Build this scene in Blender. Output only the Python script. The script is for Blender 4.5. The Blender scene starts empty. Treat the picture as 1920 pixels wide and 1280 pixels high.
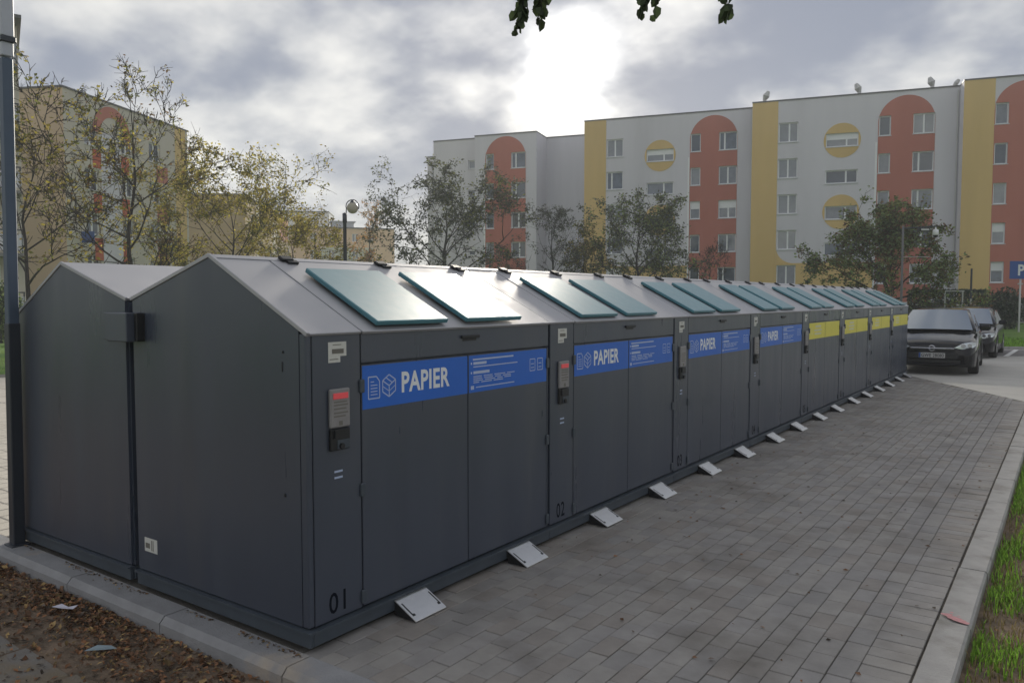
import bpy, bmesh, math, random
from mathutils import Vector, Matrix
R = math.radians
random.seed(7)
sc = bpy.context.scene
COL = sc.collection

# ------------------------------------------------------------------ camera
CAM = Vector((2.9071, -2.448, 1.6624)); YAW = -0.6168; PITCH = -0.0545; FPX = 1476.147
cd = bpy.data.cameras.new('camera'); cam = bpy.data.objects.new('camera', cd); COL.objects.link(cam)
cd.sensor_width = 36.0; cd.lens = FPX / 1920 * 36.0; cd.clip_start = 0.05; cd.clip_end = 3000
cam.location = CAM; cam.rotation_euler = (math.pi / 2 + PITCH, 0, -YAW)
sc.camera = cam
FW = Vector((math.sin(YAW) * math.cos(PITCH), math.cos(YAW) * math.cos(PITCH), math.sin(PITCH)))
RT = Vector((math.cos(YAW), -math.sin(YAW), 0)); UP = RT.cross(FW)
def inframe(p, m=40):
    d = Vector(p) - CAM; z = d.dot(FW)
    if z < 0.2: return None
    x = 960 + FPX * d.dot(RT) / z; y = 640 - FPX * d.dot(UP) / z
    return z if (-m < x < 1920 + m and -m < y < 1280 + m) else None

# ------------------------------------------------------------------ world and sun
SUN = Vector((-0.49645846, 0.81877263, 0.28834074)).normalized()
SUN_EL = math.asin(SUN.z); SUN_AZ = math.atan2(SUN.x, SUN.y)
SKYSEED = 28.0
w = bpy.data.worlds.new('World'); sc.world = w; w.use_nodes = True
def build_world():
    nt = w.node_tree; N = nt.nodes; L = nt.links; N.clear()
    def nd(t, **k):
        n = N.new(t)
        for a, b in k.items(): setattr(n, a, b)
        return n
    def math_(op, a, b=None, c=None):
        n = nd('ShaderNodeMath', operation=op)
        for i, v in enumerate((a, b, c)):
            if v is None: continue
            if isinstance(v, (int, float)): n.inputs[i].default_value = v
            else: L.new(v, n.inputs[i])
        return n.outputs[0]
    out = nd('ShaderNodeOutputWorld'); bg = nd('ShaderNodeBackground')
    sky = nd('ShaderNodeTexSky', sky_type='NISHITA'); sky.sun_disc = False
    sky.sun_elevation = SUN_EL; sky.sun_rotation = SUN_AZ; sky.dust_density = 0.4
    skys = nd('ShaderNodeVectorMath', operation='SCALE'); L.new(sky.outputs[0], skys.inputs[0]); skys.inputs['Scale'].default_value = 0.09
    tc = nd('ShaderNodeTexCoord'); dirv = tc.outputs['Generated']
    sep = nd('ShaderNodeSeparateXYZ'); L.new(dirv, sep.inputs[0])
    zc = math_('MAXIMUM', sep.outputs[2], 0.0); den = math_('ADD', zc, 0.38)
    px = math_('DIVIDE', sep.outputs[0], den); py = math_('DIVIDE', sep.outputs[1], den)
    cmb = nd('ShaderNodeCombineXYZ'); L.new(px, cmb.inputs[0]); L.new(py, cmb.inputs[1]); cmb.inputs[2].default_value = SKYSEED
    n1 = nd('ShaderNodeTexNoise'); n1.inputs['Scale'].default_value = 2.5; n1.inputs['Detail'].default_value = 5; n1.inputs['Roughness'].default_value = 0.5; n1.inputs['Distortion'].default_value = 0.15
    L.new(cmb.outputs[0], n1.inputs['Vector'])
    n2 = nd('ShaderNodeTexNoise'); n2.inputs['Scale'].default_value = 6.5; n2.inputs['Detail'].default_value = 5; n2.inputs['Roughness'].default_value = 0.5
    L.new(cmb.outputs[0], n2.inputs['Vector'])
    dens = math_('ADD', math_('MULTIPLY', n1.outputs[0], 0.72), math_('MULTIPLY', n2.outputs[0], 0.28))
    mr = nd('ShaderNodeMapRange'); mr.interpolation_type = 'SMOOTHSTEP'; L.new(dens, mr.inputs[0])
    mr.inputs[1].default_value = 0.405; mr.inputs[2].default_value = 0.665
    light = mr.outputs[0]
    ramp = nd('ShaderNodeMix', data_type='RGBA'); L.new(light, ramp.inputs[0])
    ramp.inputs[6].default_value = (0.160, 0.176, 0.222, 1); ramp.inputs[7].default_value = (0.52, 0.51, 0.485, 1)
    # glow of the sun through the cloud
    dot = nd('ShaderNodeVectorMath', operation='DOT_PRODUCT'); L.new(dirv, dot.inputs[0]); dot.inputs[1].default_value = SUN
    nrm = nd('ShaderNodeVectorMath', operation='LENGTH'); L.new(dirv, nrm.inputs[0])
    dd = math_('MAXIMUM', math_('DIVIDE', dot.outputs['Value'], nrm.outputs['Value']), 0.0)
    g1 = math_('MULTIPLY', math_('POWER', dd, 9.0), 0.06)
    g2 = math_('MULTIPLY', math_('POWER', dd, 70.0), 0.17)
    g3 = math_('MULTIPLY', math_('POWER', dd, 1300.0), 4.0)
    thin = math_('ADD', math_('MULTIPLY', light, 1.05), 0.12)
    glow = math_('MULTIPLY', math_('ADD', math_('ADD', g1, g2), g3), thin)
    gcol = nd('ShaderNodeVectorMath', operation='SCALE'); gcol.inputs[0].default_value = (1.0, 0.98, 0.92); L.new(glow, gcol.inputs['Scale'])
    # brighter band of thin cloud low down
    hz = math_('POWER', math_('SUBTRACT', 1.0, math_('MINIMUM', zc, 1.0)), 7.0)
    hzc = nd('ShaderNodeVectorMath', operation='SCALE'); hzc.inputs[0].default_value = (0.11, 0.107, 0.10); L.new(hz, hzc.inputs['Scale'])
    mix = nd('ShaderNodeMix', data_type='RGBA'); mix.inputs[0].default_value = 0.95
    L.new(skys.outputs[0], mix.inputs[6]); L.new(ramp.outputs[2], mix.inputs[7])
    a1 = nd('ShaderNodeVectorMath', operation='ADD'); L.new(mix.outputs[2], a1.inputs[0]); L.new(gcol.outputs[0], a1.inputs[1])
    a2 = nd('ShaderNodeVectorMath', operation='ADD'); L.new(a1.outputs[0], a2.inputs[0]); L.new(hzc.outputs[0], a2.inputs[1])
    L.new(a2.outputs[0], bg.inputs[0]); bg.inputs[1].default_value = 1.0
    L.new(bg.outputs[0], out.inputs[0])
build_world()
sd = bpy.data.lights.new('sun', 'SUN'); so = bpy.data.objects.new('sun', sd); COL.objects.link(so)
sd.energy = 2.8; sd.angle = R(8); sd.color = (1.0, 0.92, 0.79)
so.rotation_euler = SUN.to_track_quat('Z', 'Y').to_euler(); so.location = (0, 0, 40)
sc.view_settings.view_transform = 'Standard'; sc.view_settings.look = 'None'
sc.view_settings.exposure = 0.8; sc.view_settings.gamma = 1.0; sc.view_settings.use_curve_mapping = False
sc.render.engine = 'CYCLES'; sc.cycles.use_denoising = True
sc.cycles.max_bounces = 8; sc.cycles.diffuse_bounces = 3; sc.cycles.glossy_bounces = 3; sc.cycles.caustics_reflective = False

HAZE = 0.0014
sc.cycles.volume_bounces = 1
# ------------------------------------------------------------------ materials
MATS = {}
def mat(name, col, rough=0.6, metal=0.0, spec=0.5, coat=0.0, var=0.0, vscale=3.0, bump=0.0, bscale=40.0, emit=None, col2=None, c2scale=2.0, c2lo=0.45, c2hi=0.62, island=0.0, transl=0.0, roughvar=0.0, streak=False, coatr=0.1):
    if name in MATS: return MATS[name]
    m = bpy.data.materials.new(name); m.use_nodes = True; MATS[name] = m
    nt = m.node_tree; N = nt.nodes; L = nt.links
    b = N['Principled BSDF']; out = N['Material Output']
    b.inputs['Base Color'].default_value = (*col, 1); b.inputs['Roughness'].default_value = rough
    b.inputs['Metallic'].default_value = metal; b.inputs['Specular IOR Level'].default_value = spec
    b.inputs['Coat Weight'].default_value = coat; b.inputs['Coat Roughness'].default_value = coatr
    geo = N.new('ShaderNodeNewGeometry')
    cur = None
    def rgb(c):
        n = N.new('ShaderNodeRGB'); n.outputs[0].default_value = (*c, 1); return n.outputs[0]
    def noise(scale, detail=5, rg=0.6):
        n = N.new('ShaderNodeTexNoise'); n.inputs['Scale'].default_value = scale; n.inputs['Detail'].default_value = detail; n.inputs['Roughness'].default_value = rg
        src = geo.outputs['Position']
        if streak:
            mp = N.new('ShaderNodeMapping'); mp.inputs['Scale'].default_value = (1, 1, 0.12); L.new(src, mp.inputs[0]); src = mp.outputs[0]
        L.new(src, n.inputs['Vector']); return n.outputs[0]
    cur = rgb(col)
    if col2:
        mr = N.new('ShaderNodeMapRange'); L.new(noise(c2scale), mr.inputs[0]); mr.inputs[1].default_value = c2lo; mr.inputs[2].default_value = c2hi
        mx = N.new('ShaderNodeMix'); mx.data_type = 'RGBA'; L.new(mr.outputs[0], mx.inputs[0]); L.new(cur, mx.inputs[6]); L.new(rgb(col2), mx.inputs[7]); cur = mx.outputs[2]
    def scale_by(cur, fac, amt):
        mr = N.new('ShaderNodeMapRange'); L.new(fac, mr.inputs[0]); mr.inputs[1].default_value = 0.2; mr.inputs[2].default_value = 0.8
        mr.inputs[3].default_value = 1 - amt; mr.inputs[4].default_value = 1 + amt
        s = N.new('ShaderNodeVectorMath'); s.operation = 'SCALE'; L.new(cur, s.inputs[0]); L.new(mr.outputs[0], s.inputs['Scale']); return s.outputs[0]
    if var: cur = scale_by(cur, noise(vscale), var)
    if island: cur = scale_by(cur, geo.outputs['Random Per Island'], island)
    L.new(cur, b.inputs['Base Color'])
    if roughvar:
        mr = N.new('ShaderNodeMapRange'); L.new(noise(vscale * 2), mr.inputs[0]); mr.inputs[1].default_value = 0.3; mr.inputs[2].default_value = 0.7
        mr.inputs[3].default_value = rough - roughvar; mr.inputs[4].default_value = rough + roughvar; L.new(mr.outputs[0], b.inputs['Roughness'])
    if bump:
        bp = N.new('ShaderNodeBump'); bp.inputs['Strength'].default_value = bump; bp.inputs['Distance'].default_value = 0.01
        L.new(noise(bscale, 4), bp.inputs['Height']); L.new(bp.outputs[0], b.inputs['Normal'])
    if emit:
        b.inputs['Emission Color'].default_value = (*emit[0], 1); b.inputs['Emission Strength'].default_value = emit[1]
    if transl:
        t = N.new('ShaderNodeBsdfTranslucent'); L.new(cur, t.inputs[0]); ms = N.new('ShaderNodeMixShader'); ms.inputs[0].default_value = transl
        L.new(b.outputs[0], ms.inputs[1]); L.new(t.outputs[0], ms.inputs[2]); L.new(ms.outputs[0], out.inputs[0])
    return m

PAINT = mat('container_paint', (0.058, 0.070, 0.097), 0.34, 0.0, 0.6, var=0.10, vscale=1.7, roughvar=0.10, streak=True, bump=0.12, bscale=1.6, col2=(0.078, 0.086, 0.104), c2scale=2.6, c2lo=0.52, c2hi=0.80)
PLINTH = mat('plinth_paint', (0.055, 0.070, 0.088), 0.45, var=0.18, vscale=6)
ROOFM = mat('roof_paint', (0.44, 0.44, 0.46), 0.54, 0.8, 0.6, var=0.06, vscale=3, roughvar=0.06)
TEAL = mat('lid_teal', (0.045, 0.20, 0.25), 0.42, 0.0, 0.9, coat=0.35, coatr=0.4, var=0.08, vscale=8, roughvar=0.06)
BLACKP = mat('black_plastic', (0.012, 0.013, 0.015), 0.5)
DARKGAP = mat('dark_gap', (0.006, 0.006, 0.007), 0.9)
GREYP = mat('reader_grey', (0.26, 0.25, 0.25), 0.5, var=0.1, vscale=30)
INK = mat('ink_dark', (0.006, 0.008, 0.014), 0.8, spec=0.1)
WHITEP = mat('white_print', (0.80, 0.82, 0.84), 0.5)
PALEB = mat('pale_print', (0.45, 0.53, 0.72), 0.5)
BLUE = mat('blue_banner', (0.012, 0.13, 0.58), 0.42, var=0.05, vscale=5)
YELLOW = mat('yellow_banner', (0.74, 0.66, 0.05), 0.42, var=0.05, vscale=5)
PALEY = mat('pale_print_yellow', (0.66, 0.64, 0.40), 0.5)
STICK = mat('sticker_white', (0.62, 0.62, 0.58), 0.5, var=0.1, vscale=60)
STICKP = mat('sticker_print', (0.16, 0.15, 0.13), 0.6)
REDL = mat('red_indicator', (0.6, 0.03, 0.04), 0.35, emit=((1.0, 0.2, 0.22), 0.08))
STEEL = mat('galvanised_steel', (0.72, 0.73, 0.74), 0.38, 0.75, var=0.06, vscale=25, roughvar=0.08)
PAVS = [mat('paver_%d' % i, c, 0.72, bump=0.35, bscale=120, var=0.2, vscale=6, col2=(0.165, 0.148, 0.128), c2scale=1.3, c2lo=0.50, c2hi=0.78, spec=0.3)
        for i, c in enumerate([(0.305, 0.288, 0.268), (0.285, 0.272, 0.258), (0.325, 0.306, 0.282), (0.292, 0.267, 0.242), (0.31, 0.294, 0.279)])]
JOINT = mat('joint_sand', (0.15, 0.14, 0.122), 0.95, var=0.3, vscale=15, bump=0.4, bscale=80)
KERBM = mat('kerb_concrete', (0.37, 0.36, 0.345), 0.9, var=0.16, vscale=7, bump=0.5, bscale=90, col2=(0.19, 0.18, 0.155), c2scale=2.4, c2lo=0.52, c2hi=0.75, spec=0.3)
KERBL = mat('kerb_concrete_old', (0.29, 0.29, 0.295), 0.9, var=0.2, vscale=5, bump=0.5, bscale=90, col2=(0.40, 0.34, 0.27), c2scale=1.4, c2lo=0.55, c2hi=0.68, spec=0.3)
PINK = mat('pink_paint', (0.50, 0.24, 0.25), 0.85, var=0.25, vscale=60)
ASPH = mat('lane_concrete', (0.48, 0.465, 0.43), 0.9, var=0.13, vscale=1.2, bump=0.3, bscale=60, spec=0.25)
ASPHD = mat('bay_asphalt', (0.20, 0.19, 0.187), 0.9, var=0.15, vscale=2, bump=0.3, bscale=60, spec=0.3)
ROADW = mat('road_white', (0.7, 0.7, 0.68), 0.7, var=0.12, vscale=8)
YARD = mat('yard_paver', (0.55, 0.51, 0.44), 0.9, var=0.12, vscale=5, bump=0.3, bscale=80, spec=0.25)
LAWN = mat('lawn_ground', (0.09, 0.18, 0.03), 0.95, var=0.25, vscale=1.5, bump=0.6, bscale=25, col2=(0.14, 0.23, 0.04), c2scale=0.5, spec=0.2)
SOIL = mat('soil', (0.23, 0.17, 0.12), 0.95, var=0.35, vscale=9, bump=0.9, bscale=45, col2=(0.14, 0.11, 0.08), c2scale=5, spec=0.2)
SLABM = mat('old_slab', (0.22, 0.205, 0.185), 0.92, var=0.2, vscale=6, bump=0.5, bscale=70, col2=(0.20, 0.165, 0.12), c2scale=3.0, c2lo=0.5, c2hi=0.62, spec=0.25)
GRASSM = mat('grass_blades', (0.21, 0.38, 0.05), 0.7, island=0.45, transl=0.35, spec=0.2)
GRASSD = mat('grass_dry', (0.25, 0.20, 0.09), 0.8, island=0.4, transl=0.25, spec=0.2)
LEAFB = [mat('fallen_leaf_%d' % i, c, 0.75, island=0.5, transl=0.12, spec=0.25) for i, c in enumerate([(0.25, 0.125, 0.062), (0.16, 0.092, 0.055), (0.33, 0.225, 0.10), (0.11, 0.085, 0.065)])]
BARK = mat('bark', (0.042, 0.037, 0.034), 0.95, var=0.3, vscale=12)
WALLG = mat('wall_grey_render', (0.64, 0.625, 0.665), 0.9, var=0.11, vscale=0.35, spec=0.2, streak=True)
WALLY = mat('wall_yellow_render', (0.66, 0.47, 0.20), 0.9, var=0.1, vscale=0.5, spec=0.2, streak=True)
WALLR = mat('wall_red_render', (0.46, 0.165, 0.125), 0.9, var=0.12, vscale=0.5, spec=0.2, streak=True)
WALLB = mat('wall_beige_render', (0.58, 0.44, 0.31), 0.9, var=0.08, vscale=0.5, spec=0.2, streak=True)
WALLC = mat('wall_cream_render', (0.55, 0.51, 0.44), 0.9, var=0.08, vscale=0.5, spec=0.2, streak=True)
WALLL = mat('wall_lilac_render', (0.62, 0.61, 0.67), 0.9, var=0.06, vscale=0.5, spec=0.2)
WALLP = mat('wall_peach_render', (0.72, 0.51, 0.34), 0.9, var=0.08, vscale=0.5, spec=0.2)
WALLGN = mat('wall_palegreen_render', (0.56, 0.57, 0.48), 0.9, var=0.08, vscale=0.5, spec=0.2)
PLBASE = mat('plinth_stone', (0.25, 0.24, 0.235), 0.9, var=0.15, vscale=1)
CAPM = mat('roof_cap', (0.10, 0.10, 0.11), 0.6)
PVC = mat('window_frame_white', (0.80, 0.81, 0.82), 0.45)
SILLM = mat('window_sill', (0.62, 0.63, 0.65), 0.5)
PANES = [mat('pane_%d' % i, c, 0.06, spec=0.7, coat=0.3, coatr=0.02, var=v, vscale=s) for i, (c, v, s) in enumerate([((0.06, 0.08, 0.11), 0.25, 1.5), ((0.16, 0.18, 0.215), 0.3, 2.5), ((0.10, 0.125, 0.165), 0.5, 2.2), ((0.25, 0.265, 0.29), 0.2, 2)])]
MET = mat('dark_metal', (0.035, 0.042, 0.055), 0.45, 0.2)
POSTM = mat('post_blue_grey', (0.07, 0.10, 0.15), 0.5, 0.1, var=0.08, vscale=5)
BOXG = mat('enclosure_grey', (0.46, 0.48, 0.54), 0.5, var=0.06, vscale=8)
LIGHTMET = mat('light_metal', (0.50, 0.50, 0.49), 0.5, 0.3)
GLOBE = mat('globe_glass', (0.50, 0.47, 0.38), 0.25, transl=0.3)
SIGNB = mat('sign_blue', (0.012, 0.07, 0.30), 0.4)
SIGNW = mat('sign_white', (0.75, 0.75, 0.75), 0.4)
CARB = mat('car_paint_black', (0.005, 0.006, 0.009), 0.10, 0.0, 0.15, coat=0.4, coatr=0.02)
CARN = mat('car_paint_dark', (0.006, 0.006, 0.010), 0.12, 0.0, 0.15, coat=0.4, coatr=0.02)
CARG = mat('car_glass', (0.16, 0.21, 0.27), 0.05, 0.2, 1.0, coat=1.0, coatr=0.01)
CHROME = mat('chrome', (0.62, 0.63, 0.68), 0.22, 1.0)
HEADL = mat('headlamp', (0.70, 0.76, 0.80), 0.08, 0.3, 1.0, coat=1.0, coatr=0.02)
RUBBER = mat('rubber', (0.012, 0.012, 0.013), 0.85)
PLATEW = mat('plate_white', (0.50, 0.50, 0.50), 0.5)
PAPERW = mat('paper_scrap', (0.60, 0.58, 0.66), 0.8)
WRAP = mat('wrapper', (0.26, 0.33, 0.36), 0.5)

# ------------------------------------------------------------------ mesh helpers
class MB:
    def __init__(s): s.v = []; s.f = []; s.m = []
    def quad(s, a, b, c, d, mi=0):
        i = len(s.v); s.v += [a, b, c, d]; s.f.append((i, i + 1, i + 2, i + 3)); s.m.append(mi)
    def poly(s, pts, mi=0):
        i = len(s.v); s.v += list(pts); s.f.append(tuple(range(i, i + len(pts)))); s.m.append(mi)
    def raw(s, vs, fs, mi=0):
        i = len(s.v); s.v += [tuple(v) for v in vs]
        for f in fs: s.f.append(tuple(i + k for k in f)); s.m.append(mi)
    def box(s, x0, y0, z0, x1, y1, z1, mi=0, M=None):
        vs = [(x, y, z) for z in (z0, z1) for y in (y0, y1) for x in (x0, x1)]
        if M: vs = [tuple(M @ Vector(v)) for v in vs]
        s.raw(vs, [(0, 2, 3, 1), (4, 5, 7, 6), (0, 1, 5, 4), (2, 6, 7, 3), (0, 4, 6, 2), (1, 3, 7, 5)], mi)
    def cbox(s, x0, y0, z0, x1, y1, z1, b=0.004, mi=0, M=None):
        # chamfered box
        X = (x0, x1); Y = (y0, y1); Z = (z0, z1); vs = []; idx = {}
        for i in (0, 1):
            for j in (0, 1):
                for k in (0, 1):
                    sx, sy, sz = (1 - 2 * i), (1 - 2 * j), (1 - 2 * k)
                    for a in range(3):
                        p = [X[i] + sx * b, Y[j] + sy * b, Z[k] + sz * b]; p[a] = (X[i], Y[j], Z[k])[a]
                        idx[(i, j, k, a)] = len(vs); vs.append(tuple(p))
        I = lambda i, j, k, a: idx[(i, j, k, a)]
        fs = []
        for i in (0, 1):
            q = [I(i, 0, 0, 0), I(i, 1, 0, 0), I(i, 1, 1, 0), I(i, 0, 1, 0)]; fs.append(q if i else q[::-1])
            q = [I(0, i, 0, 1), I(0, i, 1, 1), I(1, i, 1, 1), I(1, i, 0, 1)]; fs.append(q if i else q[::-1])
            q = [I(0, 0, i, 2), I(1, 0, i, 2), I(1, 1, i, 2), I(0, 1, i, 2)]; fs.append(q if i else q[::-1])
            for j in (0, 1):
                fs.append([I(i, j, 0, 0), I(i, j, 1, 0), I(i, j, 1, 1), I(i, j, 0, 1)])
                fs.append([I(i, 0, j, 0), I(i, 1, j, 0), I(i, 1, j, 2), I(i, 0, j, 2)])
                fs.append([I(0, i, j, 1), I(1, i, j, 1), I(1, i, j, 2), I(0, i, j, 2)])
                for k in (0, 1): fs.append([I(i, j, k, 0), I(i, j, k, 1), I(i, j, k, 2)])
        if M: vs = [tuple(M @ Vector(v)) for v in vs]
        s.raw(vs, fs, mi)
    def tube(s, pts, rads, n=6, mi=0, cap=True):
        pts = [Vector(p) for p in pts]; base = len(s.v); prev = None
        for k, p in enumerate(pts):
            d = (pts[min(k + 1, len(pts) - 1)] - pts[max(k - 1, 0)])
            if d.length < 1e-9: d = Vector((0, 0, 1))
            d.normalize()
            if prev is None:
                a = d.orthogonal().normalized()
            else:
                a = prev - d * prev.dot(d)
                a = a.normalized() if a.length > 1e-6 else d.orthogonal().normalized()
            prev = a; b = d.cross(a)
            for j in range(n):
                t = 2 * math.pi * j / n; q = p + (a * math.cos(t) + b * math.sin(t)) * rads[k]; s.v.append((q.x, q.y, q.z))
        for k in range(len(pts) - 1):
            for j in range(n):
                a0 = base + k * n + j; a1 = base + k * n + (j + 1) % n
                s.f.append((a0, a1, a1 + n, a0 + n)); s.m.append(mi)
        if cap:
            s.f.append(tuple(base + j for j in range(n))[::-1]); s.m.append(mi)
            s.f.append(tuple(base + (len(pts) - 1) * n + j for j in range(n))); s.m.append(mi)
    def mesh(s, name, mats, smooth=False):
        me = bpy.data.meshes.new(name); me.from_pydata(s.v, [], s.f)
        for m in (mats if isinstance(mats, (list, tuple)) else [mats]): me.materials.append(m)
        if any(s.m): me.polygons.foreach_set('material_index', s.m)
        if smooth: me.polygons.foreach_set('use_smooth', [True] * len(me.polygons))
        me.validate(); me.update(); return me
    def build(s, name, mats, parent=None, loc=(0, 0, 0), smooth=False, fix=True, weld=False):
        me = s.mesh(name, mats, smooth)
        if fix:
            bm = bmesh.new(); bm.from_mesh(me)
            if weld: bmesh.ops.remove_doubles(bm, verts=bm.verts, dist=1e-5)
            bmesh.ops.recalc_face_normals(bm, faces=bm.faces); bm.to_mesh(me); bm.free()
        return link(name, me, parent, loc)
def link(name, me, parent=None, loc=(0, 0, 0)):
    o = bpy.data.objects.new(name, me); COL.objects.link(o); o.location = loc
    if parent: o.parent = parent
    return o
def tag(o, label=None, cat=None, group=None, kind=None):
    for k, v in (('label', label), ('category', cat), ('group', group), ('kind', kind)):
        if v: o[k] = v
    return o
def empty(name, loc=(0, 0, 0), rz=0.0):
    o = bpy.data.objects.new(name, None); COL.objects.link(o); o.location = loc; o.rotation_euler = (0, 0, rz); o.empty_display_size = 0.2
    return o
def struct(o): o['kind'] = 'structure'; return o
def text_mesh(body, height, xs=0.75, bold=0.0, sp=1.0, ex=0.0008):
    cu = bpy.data.curves.new('t', 'FONT'); cu.body = body; cu.size = 1.0; cu.offset = bold; cu.extrude = 0.0; cu.align_x = 'LEFT'; cu.space_character = sp; cu.resolution_u = 3
    ob = bpy.data.objects.new('t', cu); me = bpy.data.meshes.new_from_object(ob)
    bpy.data.objects.remove(ob); bpy.data.curves.remove(cu)
    ys = [v.co.y for v in me.vertices]; xs_ = [v.co.x for v in me.vertices]
    y0, y1, x0 = min(ys), max(ys), min(xs_); k = height / (y1 - y0)
    pts = [((v.co.x - x0) * k * xs, (v.co.y - y0) * k) for v in me.vertices]; fs = [tuple(p.vertices) for p in me.polygons]
    bpy.data.meshes.remove(me)
    return pts, fs
def add_text(mb, body, height, y, z, x, xs=0.75, bold=0.0, sp=1.0, mi=0, width=None):
    # lettering on a face looking towards +X: text runs along +Y
    pts, fs = text_mesh(body, height, xs, bold, sp)
    if width:
        wmax = max(p[0] for p in pts); pts = [(p[0] * width / wmax, p[1]) for p in pts]
    mb.raw([(x, y + a, z + b) for a, b in pts], fs, mi)

# ------------------------------------------------------------------ ground
GZ = -0.03
def sheet(name, pts, z, m, kind='structure'):
    mb = MB(); mb.poly([(x, y, z) for x, y in pts]); o = mb.build(name, m); o['kind'] = kind
    if o.data.polygons[0].normal.z < 0: o.data.flip_normals()
    return o
def gsheet():
    mb = MB(); n = 60; S = 300
    mb.poly([(-S, -S, -0.13), (S, -S, -0.13), (S, S, -0.13), (-S, S, -0.13)]); return struct(mb.build('ground', LAWN))
gsheet()
L1 = lambda x: 16.77 - (x + 0.01) * 1.62        # edge between pavers and the pale lane
lane = sheet('access_road', [(14, L1(14)), (16, 38.9), (-4.6, 24.2)], -0.034, ASPH)
bay = sheet('parking_bay', [(-4.4, 24.05), (16, 38.5), (16, 33.2), (-3.5, 19.9 + 2.2)], -0.030, ASPHD)
mb = MB(); mb.quad((1.33, 24.6, -0.026), (1.47, 24.6, -0.026), (1.56, 28.4, -0.026), (1.42, 28.4, -0.026)); struct(mb.build('parking_line', ROADW))
pav = sheet('paving', [(-3.2, -0.03), (2.42, -0.03), (2.42, L1(2.42)), (-0.3, L1(-0.3)), (-3.2, 17.0)], GZ - 0.008, JOINT)
yard = sheet('paved_yard', [(-16.6, -0.03), (-3.21, -0.03), (-3.21, 22), (-16.6, 22)], GZ - 0.008, JOINT)
soilR = sheet('verge', [(2.53, -6), (7.5, -6), (7.5, L1(7.5)), (2.53, L1(2.53))], -0.10, SOIL)
soilL = sheet('planting_bed', [(-16, -6), (2.53, -6), (2.53, -0.16), (-16, -0.16)], -0.115, SOIL)
lawnE = sheet('lawn', [(-60, 19.6), (-16.6, 5.2), (-16.6, 22), (-4.6, 24.5), (16, 39.3), (60, 70), (-60, 90)], -0.045, LAWN)

# pavers: the field, one stretcher course and the soldier course along the kerb
PW, PL = 0.110, 0.205
def paver_mesh(wx, ly, m):
    mb = MB(); mb.cbox(-wx / 2 + 0.002, -ly / 2 + 0.002, -0.03, wx / 2 - 0.002, ly / 2 - 0.002, 0, 0.003); return mb.mesh('paver', m)
pm_long = [paver_mesh(PW, PL, m) for m in PAVS]; pm_cross = [paver_mesh(PL + 0.01, PW, m) for m in PAVS]
cells = []
rnd = random.Random(3)
nx = 18
for i in range(nx + 1):
    x = 2.052 - PW / 2 - i * PW
    off = (i % 2) * PL / 2
    y = -0.03 + PL / 2 - off
    while y < 17.2:
        if y < L1(x) - 0.12 and y > -0.10: cells.append((x, y, 0))
        y += PL
y = 0.09
while y < L1(2.09) - 0.1:
    cells.append((2.109, y, 0)); y += PL
y = 0.04
while y < L1(2.26) - 0.08:
    cells.append((2.2705, y, 1)); y += PW
vis = []
for c in cells:
    d = inframe((c[0], c[1], GZ), 10)
    vis.append((d if d and not (c[0] < 0.08) else 1e9, c))
vis.sort(key=lambda t: t[0])
bulk = MB()
for k, (d, (x, y, cr)) in enumerate(vis):
    mi = rnd.randrange(len(PAVS)); z = GZ + rnd.uniform(-0.0025, 0.0025)
    rx, ry = rnd.uniform(-0.006, 0.006), rnd.uniform(-0.006, 0.006)
    if k < 300 and d < 1e8:
        o = link('paver', (pm_cross if cr else pm_long)[mi], pav, (x, y, z)); o.rotation_euler = (rx, ry, rnd.uniform(-0.008, 0.008))
    else:
        M = Matrix.Translation((x, y, z)) @ Matrix.Rotation(rx, 4, 'X') @ Matrix.Rotation(ry, 4, 'Y')
        a, b = (PL + 0.01, PW) if cr else (PW, PL)
        bulk.cbox(-a / 2 + 0.002, -b / 2 + 0.002, -0.03, a / 2 - 0.002, b / 2 - 0.002, 0, 0.003, mi, M)
o = bulk.build('pavers', PAVS, pav, fix=False); o['kind'] = 'stuff'
mb = MB()
for i in range(60):
    for j in range(13):
        x = -3.33 - i * 0.2; y = -0.03 + 0.1 + j * 0.2 + 0
        if i * 0.2 > 8: continue
        mb.cbox(x - 0.097, y - 0.097 + (i % 2) * 0.0, GZ - 0.03, x + 0.097, y + 0.097, GZ + rnd.uniform(-0.002, 0.002), 0.006)
for i in range(14):
    for j in range(20):
        x = -3.6 - i * 0.9; y = 2.7 + j * 0.9
        mb.cbox(x - 0.44, y - 0.44, GZ - 0.03, x + 0.44, y + 0.44, GZ + rnd.uniform(-0.003, 0.001), 0.006)
for i in range(8):
    for j in range(3):
        x = -11.8 - i * 0.62; y = 0.3 + j * 0.8
        mb.cbox(x - 0.30, y - 0.38, GZ - 0.03, x + 0.30, y + 0.38, GZ + rnd.uniform(-0.003, 0.001), 0.006)
o = mb.build('yard_pavers', YARD, yard, fix=False); o['kind'] = 'stuff'

# dark earth in the wide joint beside the kerb
mb = MB(); mb.box(2.3765, 0, GZ - 0.0079, 2.3915, L1(2.42) - 0.1, GZ - 0.005); struct(mb.build('joint_earth', mat('joint_earth', (0.045, 0.038, 0.03), 0.95, var=0.4, vscale=14)))
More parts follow.
